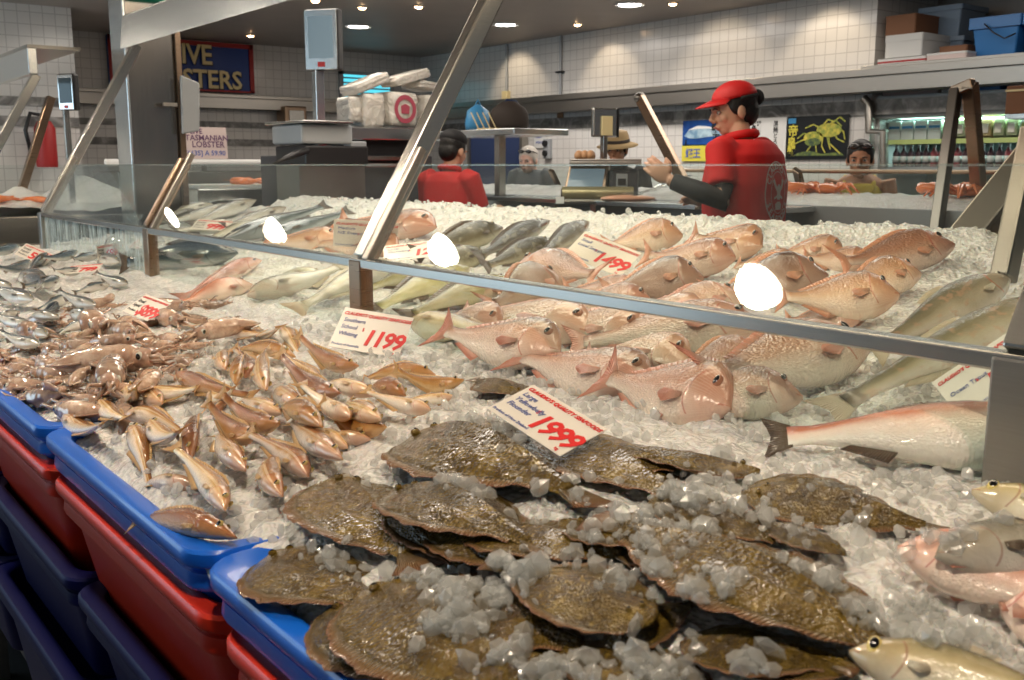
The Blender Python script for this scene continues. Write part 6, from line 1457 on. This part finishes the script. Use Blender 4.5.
    tr = MB(); tr.loft([[V(x * math.cos(a), y * math.sin(a), z) for a in [2 * PI * k / 20 for k in range(20)]] for z, x, y in ((.92, .165, .12), (.80, .175, .125), (.74, .17, .12))])
    for s in (1, -1): tr.tube([V(s * .085, 0, .82), V(s * .1, .01, .5), V(s * .105, -.01, .10)], [.10, .078, .06], 14)
    remesh(tr, 'trousers', trousers, r, .014, 3)
    for s in (1, -1):
        ey_ = MB().ell(HR @ V(s * .031, .080, .004), .0135, .009, .0085, 12, 8, mx=h3).build('eye', 'eye_white', r, smooth=True, local=True)
        MB().ell(HR @ V(s * .031, .0875, .004), .006, .003, .006, 10, 6, mx=h3).build('pupil', 'pupil', ey_, smooth=True, local=True)
        MB().tube([HR @ V(s * .015, .099, .020), HR @ V(s * .032, .098, .025), HR @ V(s * .048, .088, .020)], [.003, .004, .002], 6).build('eyebrow', hair, r, smooth=True, local=True)
    MB().ell(HR @ V(0, .0985, -.058), .019, .005, .005, 12, 6, mx=h3).build('lips', 'lips', r, smooth=True, local=True)
    hb = MB(); hb.ell(HR @ V(0, -.022, .042), .082, .096, .086, 20, 12, mx=h3); hb.ell(HR @ V(0, -.055, -.01), .072, .058, .075, 18, 10, mx=h3)
    for s in (1, -1): hb.ell(HR @ V(s * .064, .002, .02), .016, .035, .045, 12, 8, mx=h3)
    if long_hair: hb.ell(HR @ V(0, -.07, -.08), .06, .045, .08, mx=h3)
    remesh(hb, 'hair', hair, r, .007, 3)
    return r, HR, h3, sl
def sunglasses(r, HR, up=True):
    mb = MB(); z, y = (.085, .060) if up else (.004, .10)
    for s in (1, -1): mb.ell(HR @ V(s * .035, y, z), .028, .012, .018, 14, 8, mx=HR.to_3x3())
    mb.bar(HR @ V(-.03, y + .008, z + .004), HR @ V(.03, y + .008, z + .004), .006, .006)
    for s in (1, -1): mb.bar(HR @ V(s * .062, y, z + .004), HR @ V(s * .08, y - .09, z - .03), .005, .008)
    mb.build('sunglasses', 'shades', r, smooth=True, local=True)

# man in the red cap
L1 = Vector((3.98, 3.26, 0))
r, HR, h3, sl = person('person in red cap and red logo shirt facing left, reaching over the counter', tuple(L1), math.radians(8), 1.10, 'skin_a', 'shirt_red', math.radians(50), math.radians(-12),
   {-1: (V(-.255, -.074, 1.215), V(-.345, .146, 1.30), V(-.30, .70, .62), V(.65, .47, 0)), 1: (V(.24, .05, 1.16), V(.17, .28, 1.18), V(-.2, 1, .2), V(-.5, 0, -.8))}, bulk=1.35, sleeve=.72)
cp = MB(); rings = []
for k in range(9):
    t_ = k / 8 * PI / 2; rr = math.cos(t_); rings.append([HR @ V(.088 * rr * math.cos(a), -.012 + .104 * rr * math.sin(a), .052 + .078 * math.sin(t_)) for a in [2 * PI * j / 28 for j in range(28)]])
cp.loft(rings); cap_ = cp.build('cap', 'cap_red', r, smooth=True, local=True)
bv = []; fs = []
n_ = 14
for lay in (0, 1):
    for i in range(n_ + 1):
        a = PI * (.12 + .76 * i / n_); ix, iy = .086 * math.cos(a), -.012 + .102 * math.sin(a); ext = .082 * math.sin(a) ** .8
        for q in (0, 1): bv.append(HR @ V(ix * (1 - .08 * q), iy + ext * q, .056 - .022 * q * 1 + .010 * math.sin(a) - lay * .005))
for i in range(n_):
    a = i * 2; o_ = (n_ + 1) * 2; fs += [(a, a + 2, a + 3, a + 1), (o_ + a, o_ + a + 1, o_ + a + 3, o_ + a + 2), (a + 1, a + 3, o_ + a + 3, o_ + a + 1), (a, o_ + a, o_ + a + 2, a + 2)]
MB().add(bv, fs).build('cap_brim', 'cap_red', cap_, smooth=True, local=True)
MB().ell(HR @ V(-.002, -.115, .035), .036, .030, .036, mx=h3).build('hair_bun', 'net', r, smooth=True, local=True)
MB().tube([HR @ V(.080 * math.cos(a), -.012 + .098 * math.sin(a), .046) for a in [PI + PI * k / 12 for k in range(13)]], .012, 8).build('hair_net_band', 'net', r, smooth=True, local=True)
S, el, wr, e2 = sl[-1]; d_ = (wr - el).normalized()
MB().tube([e2.lerp(el, .1), el + (el - wr).normalized() * .005, el.lerp(wr, .4), el.lerp(wr, .92)], [.050, .050, .046, .036], 14).build('arm_cover', 'cloth_black', r, smooth=True, local=True)
S, el, wr, e2 = sl[1]; MB().tube([e2.lerp(el, .1), el, el.lerp(wr, .4), el.lerp(wr, .92)], [.050, .050, .046, .036], 14).build('arm_cover', 'cloth_black', r, smooth=True, local=True)
ap = MB(); ap.loft([[V(x * 1.14 * math.cos(a), y * 1.25 * math.sin(a), z) for a in [PI * k / 14 - .25 for k in range(-1, 18)]] for z, x, y in ((1.14, .192, .136), (.95, .198, .142), (.6, .2, .15))], closed=False, caps=False)
o = ap.build('apron', 'apron_green', r, smooth=True, local=True); s2 = o.modifiers.new('t', 'SOLIDIFY'); s2.thickness = .006
# emblem and lettering wrapped on the back of the shirt
shirt_o = [c for c in r.children if c.name.startswith('shirt')][0]
dg = bpy.context.evaluated_depsgraph_get(); dg.update(); ev = shirt_o.evaluated_get(dg); bvh = BVHTree.FromPolygons([v.co.copy() for v in ev.data.vertices], [tuple(p.vertices) for p in ev.data.polygons])
def wrap(items, name, m_, x0=0, z0=1.25):
    mb = MB(); bmv = []
    for vs, fs in items:
        out = []
        for v in vs:
            o_ = V(x0 + v.x, -1, z0 + v.y); hit_, nrm, _, _ = bvh.ray_cast(o_, V(0, 1, 0))
            out.append((hit_ if hit_ is not None else V(x0 + v.x, -.13, z0 + v.y)) + V(0, -.0035, 0))
        mb.add(out, fs)
    return mb.build(name, m_, shirt_o, local=True)
def arc_text(s_, R, a0, a1, size, flip=False):
    out = []
    for i, ch in enumerate(s_):
        a = lerp(a0, a1, i / (len(s_) - 1)); vs, fs = text_geo(ch, size, 0, align='CENTER', bold=.0012); rot = Matrix.Rotation((a - PI / 2) if not flip else (a + PI / 2), 3, 'Z')
        c_ = V(R[0] * math.cos(a), R[1] * math.sin(a), 0); out.append(([rot @ (v + V(0, -size * .35, 0)) + c_ for v in vs], fs))
    return out
def ring(rx, ry, th, n=48):
    vs = []; 
    for i in range(n):
        a = 2 * PI * i / n; vs += [V(rx * math.cos(a), ry * math.sin(a), 0), V((rx - th) * math.cos(a), (ry - th) * math.sin(a), 0)]
    return (vs, [(2 * i, 2 * i + 1, (2 * i + 3) % (2 * n), (2 * i + 2) % (2 * n)) for i in range(n)])
def poly(pts): return ([V(x, y, 0) for x, y in pts], [tuple(range(len(pts)))])
simple('print_white', (.62, .50, .48), .6)
ZC = 1.245
E_ = [ring(.098, .135, .006), ring(.060, .092, .003)]
E_ += arc_text("CLAUDIO'S", (.079, .114), math.radians(155), math.radians(25), .036) + arc_text('SEAFOODS', (.079, .114), math.radians(208), math.radians(332), .036, True)
for sx in (1, -1): E_ += [poly([(sx * x, y) for x, y in ((.012, .0), (.03, .02), (.045, .05), (.03, .062), (.026, .04), (.008, .02))]), poly([(sx * x, y) for x, y in ((.008, -.02), (.034, -.03), (.036, -.022), (.008, -.008))])]
E_ += [poly([(-.012, -.03), (.012, -.03), (.016, .01), (.008, .035), (-.008, .035), (-.016, .01)]), poly([(-.022, -.075), (.022, -.075), (.026, -.05), (.01, -.04), (-.01, -.04), (-.026, -.05)])]
wrap(E_, 'shirt_emblem', 'print_white', 0, ZC)
wrap([(lambda g: ([v + V(0, -.165, 0) for v in g[0]], g[1]))(text_geo('EXPORT WHOLESALE RETAIL', .018, 0, align='CENTER')), (lambda g: ([v + V(0, -.20, 0) for v in g[0]], g[1]))(text_geo('9660 5188', .036, 0, align='CENTER', bold=.001))], 'shirt_lettering', 'print_white', 0, ZC)

# colleague half hidden by the strut
r2, HR2, h32, sl2 = person('person in red shirt leaning forward behind the slanted strut', (3.72, 5.42, 0), math.radians(-75), .99, 'skin_a', 'shirt_red', math.radians(0), math.radians(-15),
   {1: (V(.24, .06, 1.16), V(.16, .30, 1.22), V(-.1, 1, .1), V(-.5, 0, -.8)), -1: (V(-.24, .06, 1.16), V(-.12, .32, 1.22), V(.1, 1, .1), V(.5, 0, -.8))}, sleeve=.7)
cp = MB().ell(HR2 @ V(0, -.02, .075), .088, .10, .062, 20, 10, mx=h32); cp.build('cap', 'cloth_black', r2, smooth=True, local=True)
# customers beyond the far counter; they face the aisle (towards -x)
fy = math.radians(118)
rA, HA, h3A, _ = person('person with white hair and sunglasses pushed up, in a grey top', (5.62, 6.92, 0), fy, .99, 'skin_pale', 'cloth_grey', 0, math.radians(-8), drop=.05, hair='hair_white', female=True, sleeve=.5, neck_cut='round'); sunglasses(rA, HA)
rB, HB, h3B, _ = person('person in a straw sun hat and dark top behind the weighing machine', (5.55, 5.75, 0), fy, 1.01, 'skin_b', 'cloth_black', 0, math.radians(-10), sleeve=.7)
mb = MB(); mb.lathe([(.155, .030), (.16, .036), (.11, .055), (.094, .062), (.09, .10), (.078, .14), (.05, .15), (.001, .148)], (0, 0, 0), 28, sy=1.08); mb.v = [HB @ (v + V(0, -.012, -.01)) for v in mb.v]; hat_ = mb.build('sun_hat', 'straw', rB, smooth=True, local=True)
mb = MB(); mb.lathe([(.097, .058), (.098, .064), (.094, .084), (.091, .084)], (0, 0, 0), 28, sy=1.08); mb.v = [HB @ (v + V(0, -.012, -.01)) for v in mb.v]; mb.build('hat_band', 'bag_brown', hat_, smooth=True, local=True)
rC, HC_, h3C, _ = person('person in a yellow tank top with sunglasses pushed up on dark hair', (5.53, 3.60, 0), math.radians(120), .99, 'skin_b', 'cloth_yellow', 0, math.radians(-4), drop=.06, female=True, sleeve=0, neck_cut='tank', long_hair=True); sunglasses(rC, HC_)
